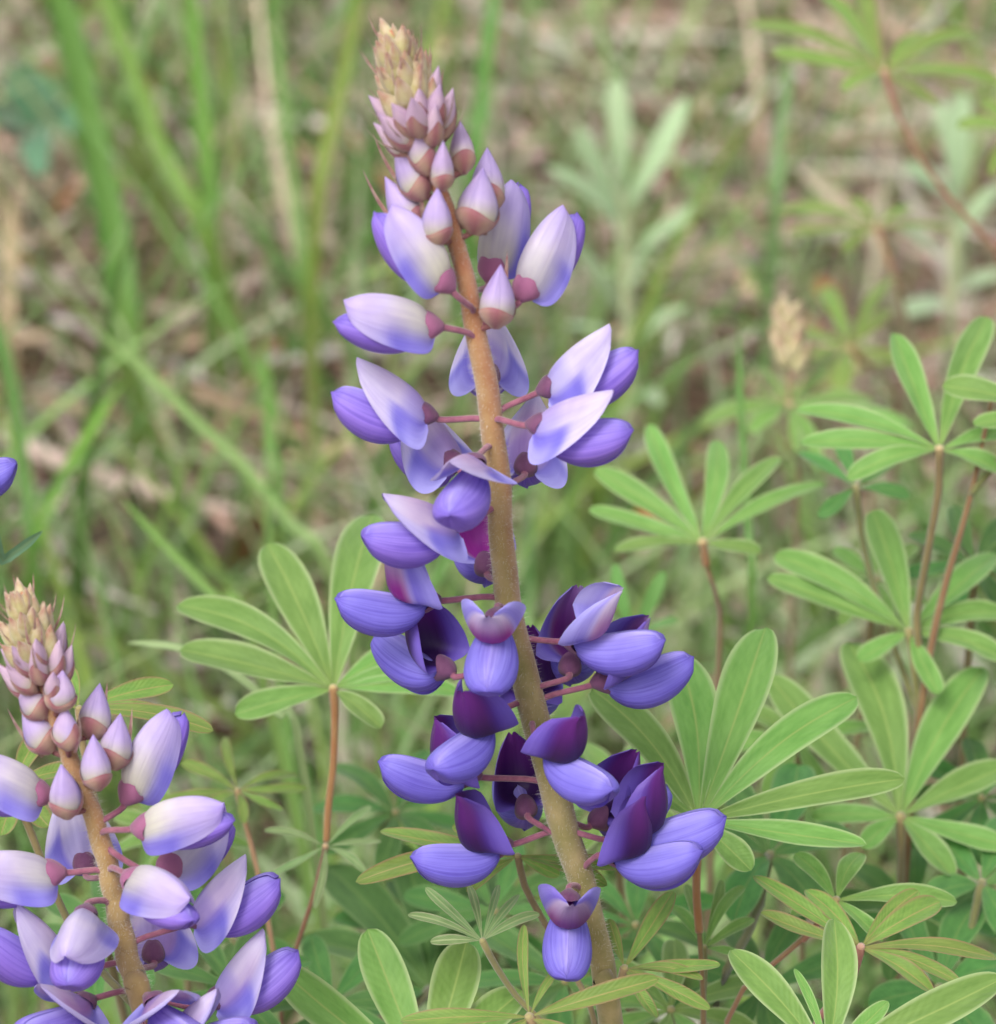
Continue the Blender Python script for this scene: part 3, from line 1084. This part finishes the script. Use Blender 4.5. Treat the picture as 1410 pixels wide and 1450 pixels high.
add_leaf(main.plant, (733, 1212, -16), [(537, 1170, 36), (503, 1248, 38), (640, 1168, 26), (792, 1240, 26), (860, 1252, 32), (660, 1262, 26), (905, 1225, 30)],
         [(745, 1260, -20), (790, 1340, -22), (840, 1440, -20), main.pts[-2]], 'leaf_red', 26, OLIVE, lin(170, 130, 110), 0.6)
add_leaf(left.plant, (112, 1004, -14), [(245, 966, 40), (302, 1033, 40), (240, 1008, 28), (30, 980, 36), (180, 1060, 36), (90, 940, 30)],
         [(118, 1060, -14), (150, 1200, -10), stem_pt(left, 1400)], 'leaf_red', 22, OLIVE, lin(176, 130, 100), 0.7)
add_leaf(left.plant, (20, 1112, -12), [(-60, 1080, 40), (60, 1040, 40), (110, 1090, 36), (70, 1170, 40), (0, 1180, 40)],
         [(40, 1170, -10), (110, 1330, -6), stem_pt(left, 1430)], 'leaf_red', 24, OLIVE, REDBR, 0.8)

# ------------------------------------------------------------------ leafy lupines without flowers
def leafy(label, root, stem_ctrl, stem_r, ca, cb, name='leafy_lupine'):
    p = thing(name, label, 'lupine plant', root, 'leafy lupine shoots')
    pts = [c if isinstance(c, Vector) else C(*c) for c in stem_ctrl] + [root]
    rr = stem_r if hasattr(stem_r, '__len__') else [stem_r, stem_r]
    tint_tube('stem', pts, [0.0004] + [x * 0.68 for x in rr], M['petiole'], p, root, mixc(mixc(ca, OLIVE, 0.4), (0, 0, 0), 0.25), mixc(mixc(cb, OLIVE, 0.4), (0, 0, 0), 0.25), n=40)
    return p

# shoot with the big bright leaf between the two spikes
DZ = -18.0
root = root_below(380, 1560, -70, 0.0, 0.02)
p = leafy('leafy lupine shoot with red stem between the two flower spikes', root, [(462, 1192, -44), (446, 1262, -46), (420, 1340, -48), (398, 1430, -52)],
          [0.0006, 0.0008, 0.0011, 0.0014, 0.0016], REDBR, lin(140, 84, 70))
add_leaf(p, (472, 975, -42), [(250, 852, 62), (254, 915, 66), (332, 1010, 54), (378, 768, 78), (528, 722, 86), (600, 905, 50), (650, 974, 48), (540, 1030, 44), (610, 945, 40)],
         [(474, 1010, -42), (472, 1080, -42), (465, 1142, -43), (462, 1192, -44)], 'leaf', 22, ORANGE, lin(156, 104, 56), 0.85, hubcol=lin(214, 168, 122))
add_leaf(p, (461, 1198, -43), [(464, 1136, 13), (526, 1138, 14), (374, 1172, 15), (376, 1242, 16), (445, 1284, 16), (518, 1234, 16), (540, 1190, 15)],
         [(458, 1212, -44), (446, 1262, -46)], 'leaf_grey', 20, REDBR, lin(190, 130, 110), 0.6, hubcol=lin(206, 150, 130))
add_leaf(p, (336, 1119, -62), [(256, 1076, 24), (229, 1132, 24), (436, 1116, 24), (424, 1096, 22), (284, 1152, 22), (318, 1040, 18), (346, 1165, 18), (400, 1146, 20)],
         [(346, 1160, -62), (366, 1240, -60), (384, 1330, -56), (398, 1430, -52)], 'leaf_red', 18, lin(150, 110, 80), lin(178, 140, 100), 0.6)
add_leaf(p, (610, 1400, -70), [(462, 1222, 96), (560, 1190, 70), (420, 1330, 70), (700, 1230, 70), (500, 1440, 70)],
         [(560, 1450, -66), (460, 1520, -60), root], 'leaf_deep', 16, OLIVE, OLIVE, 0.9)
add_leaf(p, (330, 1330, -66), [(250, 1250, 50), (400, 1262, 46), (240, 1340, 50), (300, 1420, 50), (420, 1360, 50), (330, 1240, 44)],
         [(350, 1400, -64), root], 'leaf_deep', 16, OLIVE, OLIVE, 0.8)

DZ = 0.0
# broad leaflets standing up at the foot of the tall spike
root = root_below(600, 1640, -20, 0.01, 0.0)
p = leafy('low lupine shoot of broad bright leaflets at the foot of the tall spike', root, [(604, 1530, -10), (606, 1600, -16)], 0.0014, OLIVE, OLIVE)
add_leaf(p, (604, 1530, -10), [(520, 1314, 78), (660, 1330, 84), (392, 1364, 74), (740, 1400, 70), (430, 1480, 70)], [(606, 1600, -16), root], 'leaf', 38, OLIVE, OLIVE, 1.0)

# big leaf at the side of the lowest flowers
root = root_below(985, 1560, -40, 0.005, 0.01)
p = leafy('lupine shoot with large long leaflets fanning beside the lowest violet flowers', root, [(990, 1320, -26), (996, 1420, -32)], [0.0010, 0.0012, 0.0015], OLIVE, OLIVE)
add_leaf(p, (990, 1162, -18), [(1084, 886, 92), (1214, 981, 72), (1283, 1094, 60), (1228, 1190, 50), (1064, 1230, 52), (958, 915, 86), (838, 968, 74), (880, 1090, 60)],
         [(988, 1200, -20), (986, 1262, -24), (990, 1320, -26)], 'leaf', 30, ORANGE, lin(156, 100, 54), 0.9)
add_leaf(p, (997, 1342, -34), [(1022, 1243, 20), (1053, 1255, 22), (1068, 1300, 26), (972, 1247, 22), (948, 1282, 24), (1050, 1350, 20)],
         [(998, 1370, -34), (996, 1420, -32)], 'leaf', 20, OLIVE, OLIVE, 0.6)
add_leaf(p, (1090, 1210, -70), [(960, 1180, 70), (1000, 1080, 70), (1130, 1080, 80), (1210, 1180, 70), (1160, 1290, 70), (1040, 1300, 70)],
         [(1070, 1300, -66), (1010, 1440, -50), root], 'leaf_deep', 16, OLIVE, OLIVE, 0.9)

# tall shoot at the border of the picture with four tiers
DZ = -32.0
root = root_below(1250, 1560, -70, 0.0, 0.02)
p = leafy('tall leafy lupine shoot with tiers of palmate leaves on an olive stem', root, [(1405, 560, -46), (1375, 700, -50), (1335, 840, -54), (1310, 960, -56), (1292, 1110, -56), (1275, 1300, -60)],
          [0.0010, 0.0013, 0.0015, 0.0016, 0.0017, 0.0018, 0.0020], lin(128, 100, 62), lin(106, 92, 54))
add_leaf(p, (1275, 1156, -44), [(1203, 900, 84), (1392, 940, 78), (1428, 1080, 58), (1430, 1198, 46), (1350, 1240, 50), (1090, 955, 72), (1220, 1200, 40), (1150, 1150, 44)],
         [(1276, 1200, -46), (1275, 1300, -60)], 'leaf', 24, OLIVE, lin(170, 140, 100), 1.0)
add_leaf(p, (1287, 894, -58), [(1236, 720, 60), (1097, 776, 54), (1087, 812, 48), (1414, 776, 56), (1425, 862, 46), (1425, 935, 50), (1215, 935, 40), (1330, 980, 40)],
         [(1292, 930, -58), (1300, 1010, -57), (1292, 1110, -56)], 'leaf', 22, OLIVE, lin(160, 150, 90), 0.9)
add_leaf(p, (1330, 636, -48), [(1266, 468, 52), (1398, 446, 56), (1133, 622, 44), (1199, 676, 42), (1128, 572, 42), (1430, 672, 42), (1440, 610, 40)],
         [(1328, 700, -50), (1312, 790, -53), (1298, 880, -56), (1310, 960, -56)], 'leaf', 22, lin(100, 92, 44), lin(140, 110, 76), 0.9, hubcol=lin(214, 170, 140))
add_leaf(p, (1470, 578, -40), [(1334, 545, 50), (1378, 602, 42), (1430, 480, 50), (1560, 560, 50), (1500, 680, 46)],
         [(1440, 620, -44), (1375, 700, -50)], 'leaf', 22, OLIVE, OLIVE, 0.8)
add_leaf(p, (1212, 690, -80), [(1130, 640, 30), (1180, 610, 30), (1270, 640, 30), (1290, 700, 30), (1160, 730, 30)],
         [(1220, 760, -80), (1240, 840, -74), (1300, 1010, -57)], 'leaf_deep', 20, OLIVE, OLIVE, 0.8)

DZ = 0.0
# rose-hubbed leaves low down
root = root_below(1000, 1560, -40, 0.03, 0.0)
p = leafy('low lupine shoot whose red edged leaflets meet at a rose pink hub', root, [(1183, 1276, -26), (1136, 1332, -28), (1029, 1446, -34)],
          [0.0007, 0.0008, 0.0010, 0.0012], lin(160, 110, 90), lin(150, 100, 80))
add_leaf(p, (1219, 1341, -12), [(1066, 1240, 38), (1076, 1291, 34), (1140, 1258, 40), (1332, 1272, 48), (1414, 1352, 34), (1360, 1392, 30), (1322, 1406, 36), (1300, 1260, 36)],
         [(1212, 1380, -16), (1150, 1470, -24), root], 'leaf_red', 24, REDBR, lin(206, 130, 130), 0.75, hubcol=lin(224, 140, 150))
add_leaf(p, (1184, 1274, -26), [(1356, 1272, 42), (1126, 1206, 36), (1220, 1206, 40), (1120, 1296, 36), (1250, 1330, 32)],
         [(1160, 1305, -27), (1136, 1332, -28)], 'leaf', 20, lin(160, 110, 90), REDBR, 0.7)

root = root_below(1180, 1640, -10, 0.0, 0.0)
p = leafy('lupine shoot with broad upright leaflets below the rose pink hub', root, [(1172, 1500, 2), (1174, 1580, -4)], 0.0013, OLIVE, OLIVE)
add_leaf(p, (1172, 1500, 2), [(1034, 1340, 64), (1181, 1300, 66), (1420, 1384, 74), (1258, 1416, 36), (1090, 1470, 50), (1125, 1370, 18)],
         [(1174, 1580, -4), root], 'leaf', 36, OLIVE, OLIVE, 1.0)

root = root_below(1330, 1640, -60, 0.0, 0.02)
p = leafy('lupine shoot with dark shaded leaves under the tiered shoot', root, [(1330, 1400, -60), (1332, 1520, -62)], 0.0013, OLIVE, OLIVE)
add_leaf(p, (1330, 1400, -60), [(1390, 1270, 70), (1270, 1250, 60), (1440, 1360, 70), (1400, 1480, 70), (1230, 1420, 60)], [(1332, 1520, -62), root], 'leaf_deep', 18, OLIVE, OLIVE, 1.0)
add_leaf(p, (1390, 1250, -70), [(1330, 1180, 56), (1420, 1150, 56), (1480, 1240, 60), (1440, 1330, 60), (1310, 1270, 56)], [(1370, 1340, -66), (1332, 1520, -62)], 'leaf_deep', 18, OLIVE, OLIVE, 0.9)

# shoots farther back, out of focus
root = root_below(1010, 1000, -150, 0.0, 0.02)
p = leafy('bright lupine shoot with one star shaped leaf behind the tall spike', root, [(1000, 800, -112), (1020, 880, -124)], [0.0009, 0.0011, 0.0013], lin(160, 120, 90), OLIVE)
add_leaf(p, (995, 768, -110), [(918, 600, 42), (1016, 616, 44), (1104, 642, 38), (1170, 681, 38), (1078, 778, 34), (842, 663, 44), (834, 716, 40), (868, 778, 34)],
         [(998, 785, -111), (1000, 800, -112)], 'leaf', 22, ORANGE, lin(190, 150, 110), 1.0, hubcol=lin(208, 164, 128))

root = root_below(1130, 900, -310, 0.0, 0.02)
p = leafy('small lupine shoot topped by a green bud spike behind the star shaped leaf', root, [(1112, 460, -248), (1116, 520, -249), (1118, 571, -250), (1130, 660, -260)],
          [0.0008, 0.0010, 0.0011, 0.0012, 0.0013], lin(170, 165, 100), OLIVE)
add_leaf(p, (1118, 572, -250), [(994, 593, 36), (1076, 517, 18), (1169, 521, 18), (1292, 600, 44), (1240, 570, 34), (1060, 612, 32), (1160, 660, 30), (1130, 640, 18)],
         [(1119, 590, -251), (1130, 660, -260)], 'leaf', 16, OLIVE, lin(200, 150, 120), 0.9, hubcol=lin(220, 170, 150))
for i in range(16):
    t = i / 15
    A = C(1116 - 6 * t + 2, 535 - 85 * t, -249)
    az = i * 2.4
    ax = RGT * math.cos(az) * 0.6 - FWD * math.sin(az) * 0.6 + UPV * 0.9
    add_bud(p, A, ax, 7.6 - 3.0 * t, 3.4 - 1.0 * t, 0, random.Random(i), 1.2)

root = root_below(1285, 560, -400, 0.0, 0.03)
p = leafy('faint lupine shoot with yellow green leaves on the straw past the bud spike', root, [(1241, 322, -360), (1262, 380, -360), (1280, 450, -365)], [0.0008, 0.0010, 0.0011, 0.0013], lin(180, 130, 90), OLIVE)
add_leaf(p, (1241, 321, -360), [(1098, 298, 32), (1116, 325, 28), (1202, 281, 26), (1345, 322, 24), (1190, 356, 22), (1290, 290, 22)],
         [(1262, 380, -360)], 'leaf_red', 14, ORANGE, lin(200, 150, 120), 0.9, hubcol=lin(220, 160, 140))
add_leaf(p, (1203, 493, -340), [(1166, 405, 34), (1268, 388, 26), (1118, 466, 36), (1262, 440, 30), (1190, 560, 44), (1110, 520, 36), (1290, 520, 34)],
         [(1230, 520, -345), (1270, 560, -370), root], 'leaf_red', 14, ORANGE, lin(200, 150, 120), 0.9, hubcol=lin(222, 160, 140))

root = root_below(1450, 700, -320, 0.02, 0.03)
p = leafy('red stemmed lupine shoot with a dark star leaf high over the straw', root, [(1252, 104, -260), (1272, 165, -260), (1310, 235, -260), (1362, 302, -260), (1412, 356, -262), (1440, 470, -270)],
          [0.0009, 0.0010, 0.0012, 0.0013, 0.0014, 0.0015, 0.0016], lin(160, 84, 74), REDBR)
add_leaf(p, (1252, 102, -260), [(1054, 25, 38), (1093, 71, 36), (1190, 126, 30), (1140, -25, 36), (1222, -30, 36), (1310, 42, 30), (1384, 42, 36), (1424, 116, 34), (1330, 150, 26)],
         [(1258, 122, -260), (1272, 165, -260)], 'leaf_red', 20, REDBR, lin(210, 140, 130), 0.95, hubcol=lin(230, 150, 150))
add_leaf(p, (1440, 190, -250), [(1355, 175, 30), (1390, 140, 26), (1500, 180, 30), (1400, 250, 26)], [(1440, 260, -255), (1412, 356, -262)], 'leaf_red', 20, REDBR, REDBR, 0.8)

# more low leaves filling the undergrowth, each on a shoot that is already there
def auto_leaf(px, py, d, size, n, mat, p, rootv, tilt=16, a0=None):
    tips = []
    a0 = random.uniform(0, 6) if a0 is None else a0
    for i in range(n):
        a = a0 + i * 2 * math.pi / n * 0.94
        k = size * random.uniform(0.85, 1.1)
        tips.append((px + k * math.cos(a), py + k * 0.72 * math.sin(a), size * random.uniform(0.30, 0.38)))
    hubp = C(px, py, d)
    mid = hubp.lerp(rootv, 0.45) + Vector((random.uniform(-0.01, 0.01), 0.0, -0.01))
    return add_leaf(p, (px, py, d), tips, [mid, rootv], mat, tilt, OLIVE, lin(150, 120, 80), 0.8)

UNDER = {}
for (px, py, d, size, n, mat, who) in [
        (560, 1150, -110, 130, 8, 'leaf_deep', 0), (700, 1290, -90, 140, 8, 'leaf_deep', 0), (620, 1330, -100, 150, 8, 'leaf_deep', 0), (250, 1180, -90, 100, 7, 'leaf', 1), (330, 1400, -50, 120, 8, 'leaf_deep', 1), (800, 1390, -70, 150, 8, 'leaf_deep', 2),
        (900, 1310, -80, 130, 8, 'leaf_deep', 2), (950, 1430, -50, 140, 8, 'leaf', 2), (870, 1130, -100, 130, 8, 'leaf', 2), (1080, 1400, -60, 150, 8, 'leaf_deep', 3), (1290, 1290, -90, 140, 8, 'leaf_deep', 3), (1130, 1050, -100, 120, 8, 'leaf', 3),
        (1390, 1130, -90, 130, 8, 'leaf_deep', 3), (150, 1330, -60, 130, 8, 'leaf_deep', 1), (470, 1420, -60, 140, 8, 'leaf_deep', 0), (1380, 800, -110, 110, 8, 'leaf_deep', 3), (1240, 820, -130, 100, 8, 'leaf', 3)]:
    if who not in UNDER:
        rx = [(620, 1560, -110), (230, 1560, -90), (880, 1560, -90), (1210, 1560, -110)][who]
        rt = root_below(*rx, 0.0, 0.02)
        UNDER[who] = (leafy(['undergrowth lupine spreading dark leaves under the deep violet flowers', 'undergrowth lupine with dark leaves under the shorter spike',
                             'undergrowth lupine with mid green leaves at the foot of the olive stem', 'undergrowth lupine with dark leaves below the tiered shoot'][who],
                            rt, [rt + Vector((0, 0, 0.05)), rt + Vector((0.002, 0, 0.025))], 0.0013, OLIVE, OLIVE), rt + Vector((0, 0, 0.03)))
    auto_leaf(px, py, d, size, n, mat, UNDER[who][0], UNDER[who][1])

# ------------------------------------------------------------------ the petal of a lupine that stands outside the frame
root = root_below(-90, 1300, -20, -0.01, 0.0)
pl = thing('lupine', 'lupine just beyond the picture border, one blue petal reaching in', 'lupine', root, 'lupines in flower')
sp_pts = [C(-120, 500, 12), C(-118, 640, 6), C(-112, 800, 0), C(-104, 1000, -8), root]
tint_tube('stem', sp_pts, [0.0012, 0.0015, 0.0018, 0.002, 0.002], M['stem'], pl, root, lin(178, 118, 76), lin(126, 118, 62), n=40)
for (a, b_, t_, age) in [((-118, 640), (-92, 676), (26, 660), 0.7), ((-117, 690), (-150, 700), (-260, 690), 0.8), ((-119, 600), (-150, 590), (-250, 570), 0.5), ((-115, 760), (-170, 770), (-280, 780), 1.0)]:
    B = C(b_[0], b_[1], 4)
    ax = (RGT * (t_[0] - b_[0]) + UPV * (b_[1] - t_[1])) * 0.0001 - FWD * 0.003
    add_flower(pl, C(a[0], a[1], 4), B, ax, age, ax.length / 0.0148 / 1.0, 0.0, random.Random(b_[0]))

for i in range(26):
    t = i / 25
    A = C(-120, 560 - 62 * t, 11)
    az = i * 2.4
    ax = (RGT * math.cos(az) - FWD * math.sin(az)) * (0.75 - 0.45 * t) + UPV * 0.9
    add_bud(pl, A, ax, 9.0 - 4.5 * t, 4.0 - 1.8 * t, 1 if t < 0.4 else 0, random.Random(i + 90), 2.2 - 1.2 * t, 0.5)

# ------------------------------------------------------------------ single grass blades that can be told apart
def grass_blade(label, pts, w, color, d, d_end=None, name='grass_blade', root=True):
    d_end = d if d_end is None else d_end
    n0 = len(pts)
    P = [C(x, y, d + (d_end - d) * i / (n0 - 1)) for i, (x, y) in enumerate(pts)]
    if root:
        last = P[-1]
        dirv = (P[-1] - P[-2]).normalized()
        gpt = Vector((last.x + dirv.x * 0.04, last.y + 0.01, -0.01))
        P.append(last.lerp(gpt, 0.5) + Vector((0, 0, 0.0)))
        P.append(gpt)
    n = 26
    path = interp_path(P, n)
    V, UV, Cc = [], [], []
    org = path[-1]
    D = FD - d * MM
    ph = random.uniform(0, 6)
    for i, p in enumerate(path):
        t = i / (n - 1)
        dv = (path[min(i + 1, n - 1)] - path[max(i - 1, 0)]).normalized()
        a = R(25) * math.sin(3 * t + ph)
        s = dv.cross(-FWD).normalized()
        nn = s.cross(dv)
        s = s * math.cos(a) + nn * math.sin(a)
        hw = w * 0.5 * K * D / FD * min(1.0, 0.12 + (t * 5.5) ** 0.8)
        for j, v in enumerate((-1, -0.5, 0, 0.5, 1)):
            V.append(p + s * hw * v - nn * hw * 0.35 * (1 - abs(v)) - org)
            UV.append((t * 2, v))
            Cc.append(mixc(lin(*color), lin(150, 160, 90), 0.35 * sstep(0.55, 1.0, t) + (0.25 if j == 2 else 0)))
    o = mk(name, V, grid_faces(n, 5), M['blade'], None, Cc, UV)
    o.location = org
    o['label'] = label
    o['category'] = 'grass blade'
    o['group'] = 'grass blades that stand out'
    return o

grass_blade('widest green grass blade, creased along its length, leaning over the broadleaf weed', [(70, -60), (92, 20), (118, 130), (142, 240), (165, 340), (180, 480)], 40, (92, 140, 56), -560)
grass_blade('light green grass blade slanting beside the widest blade', [(125, -60), (158, 20), (195, 120), (232, 220), (290, 330)], 26, (120, 158, 70), -580)
grass_blade('upright bright green grass blade rising alone behind the gap in the grass', [(262, -60), (272, 20), (284, 140), (294, 260), (300, 400)], 24, (106, 156, 58), -600)
grass_blade('yellow green grass blade leaning towards the cream buds of the tall spike', [(512, -40), (498, 40), (482, 120), (462, 210), (448, 300)], 19, (120, 142, 50), -520)
grass_blade('long pale grass blade lying diagonally across the upright grass', [(128, 462), (200, 520), (270, 590), (340, 655), (410, 740), (468, 810)], 15, (140, 172, 104), -330)
grass_blade('thin pale grass blade ending above the big bright leaf', [(172, 706), (215, 752), (262, 802), (310, 850), (352, 892)], 13, (126, 166, 86), -230)
grass_blade('vivid green grass blade crossing behind the orange dead leaf', [(172, 540), (140, 590), (100, 655), (68, 720), (45, 790)], 15, (112, 164, 52), -420)
grass_blade('dry tan reed standing at the picture border', [(16, 280), (15, 340), (12, 400), (10, 470)], 22, (206, 182, 150), -600, name='dry_reed')
grass_blade('short pale leaf tip poking out beside the big bright leaf', [(180, 910), (220, 912), (265, 921), (330, 952), (392, 1010), (430, 1090)], 11, (160, 184, 132), -95)
grass_blade('blue green grass blade by the top of the shorter spike', [(60, 752), (35, 772), (5, 795), (-30, 830)], 14, (104, 144, 110), -30)
grass_blade('deep green grass blade standing beyond the lilac buds of the tall spike', [(700, -30), (690, 60), (680, 150), (668, 240)], 20, (100, 158, 72), -560)
grass_blade('thin green grass blade in front of the star shaped leaf', [(1046, 470), (1048, 560), (1054, 660), (1060, 760), (1064, 860)], 11, (92, 140, 64), -200)
grass_blade('olive grass blade rooted behind the red stemmed shoot, arching', [(1120, 60), (1112, 140), (1102, 220), (1098, 300)], 18, (110, 146, 92), -520)
grass_blade('dark green grass blade low behind the shorter spike', [(-20, 420), (5, 500), (22, 590), (35, 690), (48, 800)], 20, (86, 132, 58), -420)
grass_blade('straw coloured bent blade lying over the dry litter', [(1130, 240), (1160, 262), (1200, 300), (1240, 350)], 16, (206, 190, 172), -620, name='dry_reed')
grass_blade('mid green grass blade curving beside the bud cone of the tall spike', [(385, -40), (392, 60), (404, 170), (420, 290), (430, 400)], 18, (112, 150, 78), -580)
grass_blade('slim green grass blade rising behind the upper flowers', [(372, 470), (376, 540), (384, 620), (395, 700)], 16, (102, 152, 64), -480)

# ------------------------------------------------------------------ pale furry weeds and the broadleaf weed
def weed(label, root_px, stem_pts, leaves, d, color, edge, name='furry_weed', wscale=1.0):
    root = root_below(*root_px)
    p = thing(name, label, 'weed', root, 'weeds in the meadow')
    P = [C(x, y, d) for x, y in stem_pts] + [root]
    tint_tube('stem', P, [0.0012, 0.0016, 0.002, 0.002], M['petiole'], p, root, lin(*color), lin(*color), n=24)
    mm = bpy.data.materials.get(name + '_leaf_material') or leaf_material(name + '_leaf_material', lin(*color), lin(*[min(255, c + 18) for c in color]), lin(*edge), lin(*edge))
    for (bx, by, tx, ty, w, dd) in leaves:
        S, T = C(bx, by, d), C(tx, ty, d + dd)
        nrm = (UPV * 0.6 - FWD * 0.8 + RGT * random.uniform(-0.3, 0.3)).normalized()
        leaflet_mesh(p, root, S, T, nrm, w * wscale * K * (FD - d * MM) / FD, mm, 0.2, random.uniform(0.02, 0.12), random.uniform(-0.05, 0.15), random.uniform(0, 6))
    return p

weed('pale furry weed with long lobed leaves behind the upper flowers', (888, 640, -580), [(876, 200), (884, 340), (888, 480), (890, 600)],
     [(878, 280, 872, 108, 36, 8), (882, 300, 968, 142, 34, 14), (880, 320, 818, 178, 30, 20), (884, 360, 786, 232, 28, 30), (886, 380, 1002, 296, 30, 26), (886, 420, 950, 300, 26, 10),
      (888, 470, 830, 340, 26, 26), (888, 520, 960, 430, 26, 20), (888, 520, 812, 450, 26, 30), (888, 560, 930, 560, 24, 30)], -540, (164, 190, 142), (196, 212, 180), wscale=1.2)
weed('small pale weed with silvery leaves beside the red stem', (1346, 520, -560), [(1352, 250), (1350, 360), (1346, 470)],
     [(1352, 290, 1364, 128, 40, 10), (1352, 320, 1288, 232, 34, 20), (1350, 350, 1420, 262, 34, 10), (1350, 380, 1268, 318, 34, 24), (1348, 420, 1410, 380, 36, 20), (1348, 440, 1288, 430, 36, 30), (1352, 260, 1330, 140, 30, 0)],
     -520, (158, 184, 138), (200, 216, 190), 'silvery_weed', 1.15)
weed('blue green broadleaf weed on the straw behind the widest grass blade', (48, 280, -680), [(48, 180), (48, 240)],
     [(48, 190, 20, 90, 60, 6), (48, 190, 92, 120, 70, 10), (48, 190, 120, 170, 60, 20), (48, 190, -10, 160, 60, 20), (48, 190, 60, 235, 60, 30), (48, 190, 60, 100, 60, -4)],
     -640, (80, 124, 86), (116, 150, 116), 'broadleaf_weed')
weed('yellow green seedling on the litter behind the upper buds', (556, 440, -540), [(560, 340), (556, 400)],
     [(556, 380, 524, 392, 28, 10), (556, 360, 590, 322, 26, 0), (558, 350, 540, 320, 22, 0)], -500, (124, 160, 62), (170, 200, 110), 'meadow_seedling')
weed('low green weed on the soil between the grass and the star shaped leaf', (900, 1000, -200), [(900, 880), (900, 940)],
     [(900, 900, 870, 800, 26, 4), (900, 900, 940, 810, 26, 4), (900, 910, 850, 870, 26, 10), (900, 910, 960, 880, 26, 10), (900, 920, 880, 960, 24, 20)], -150, (104, 150, 72), (140, 174, 100), 'meadow_weed')
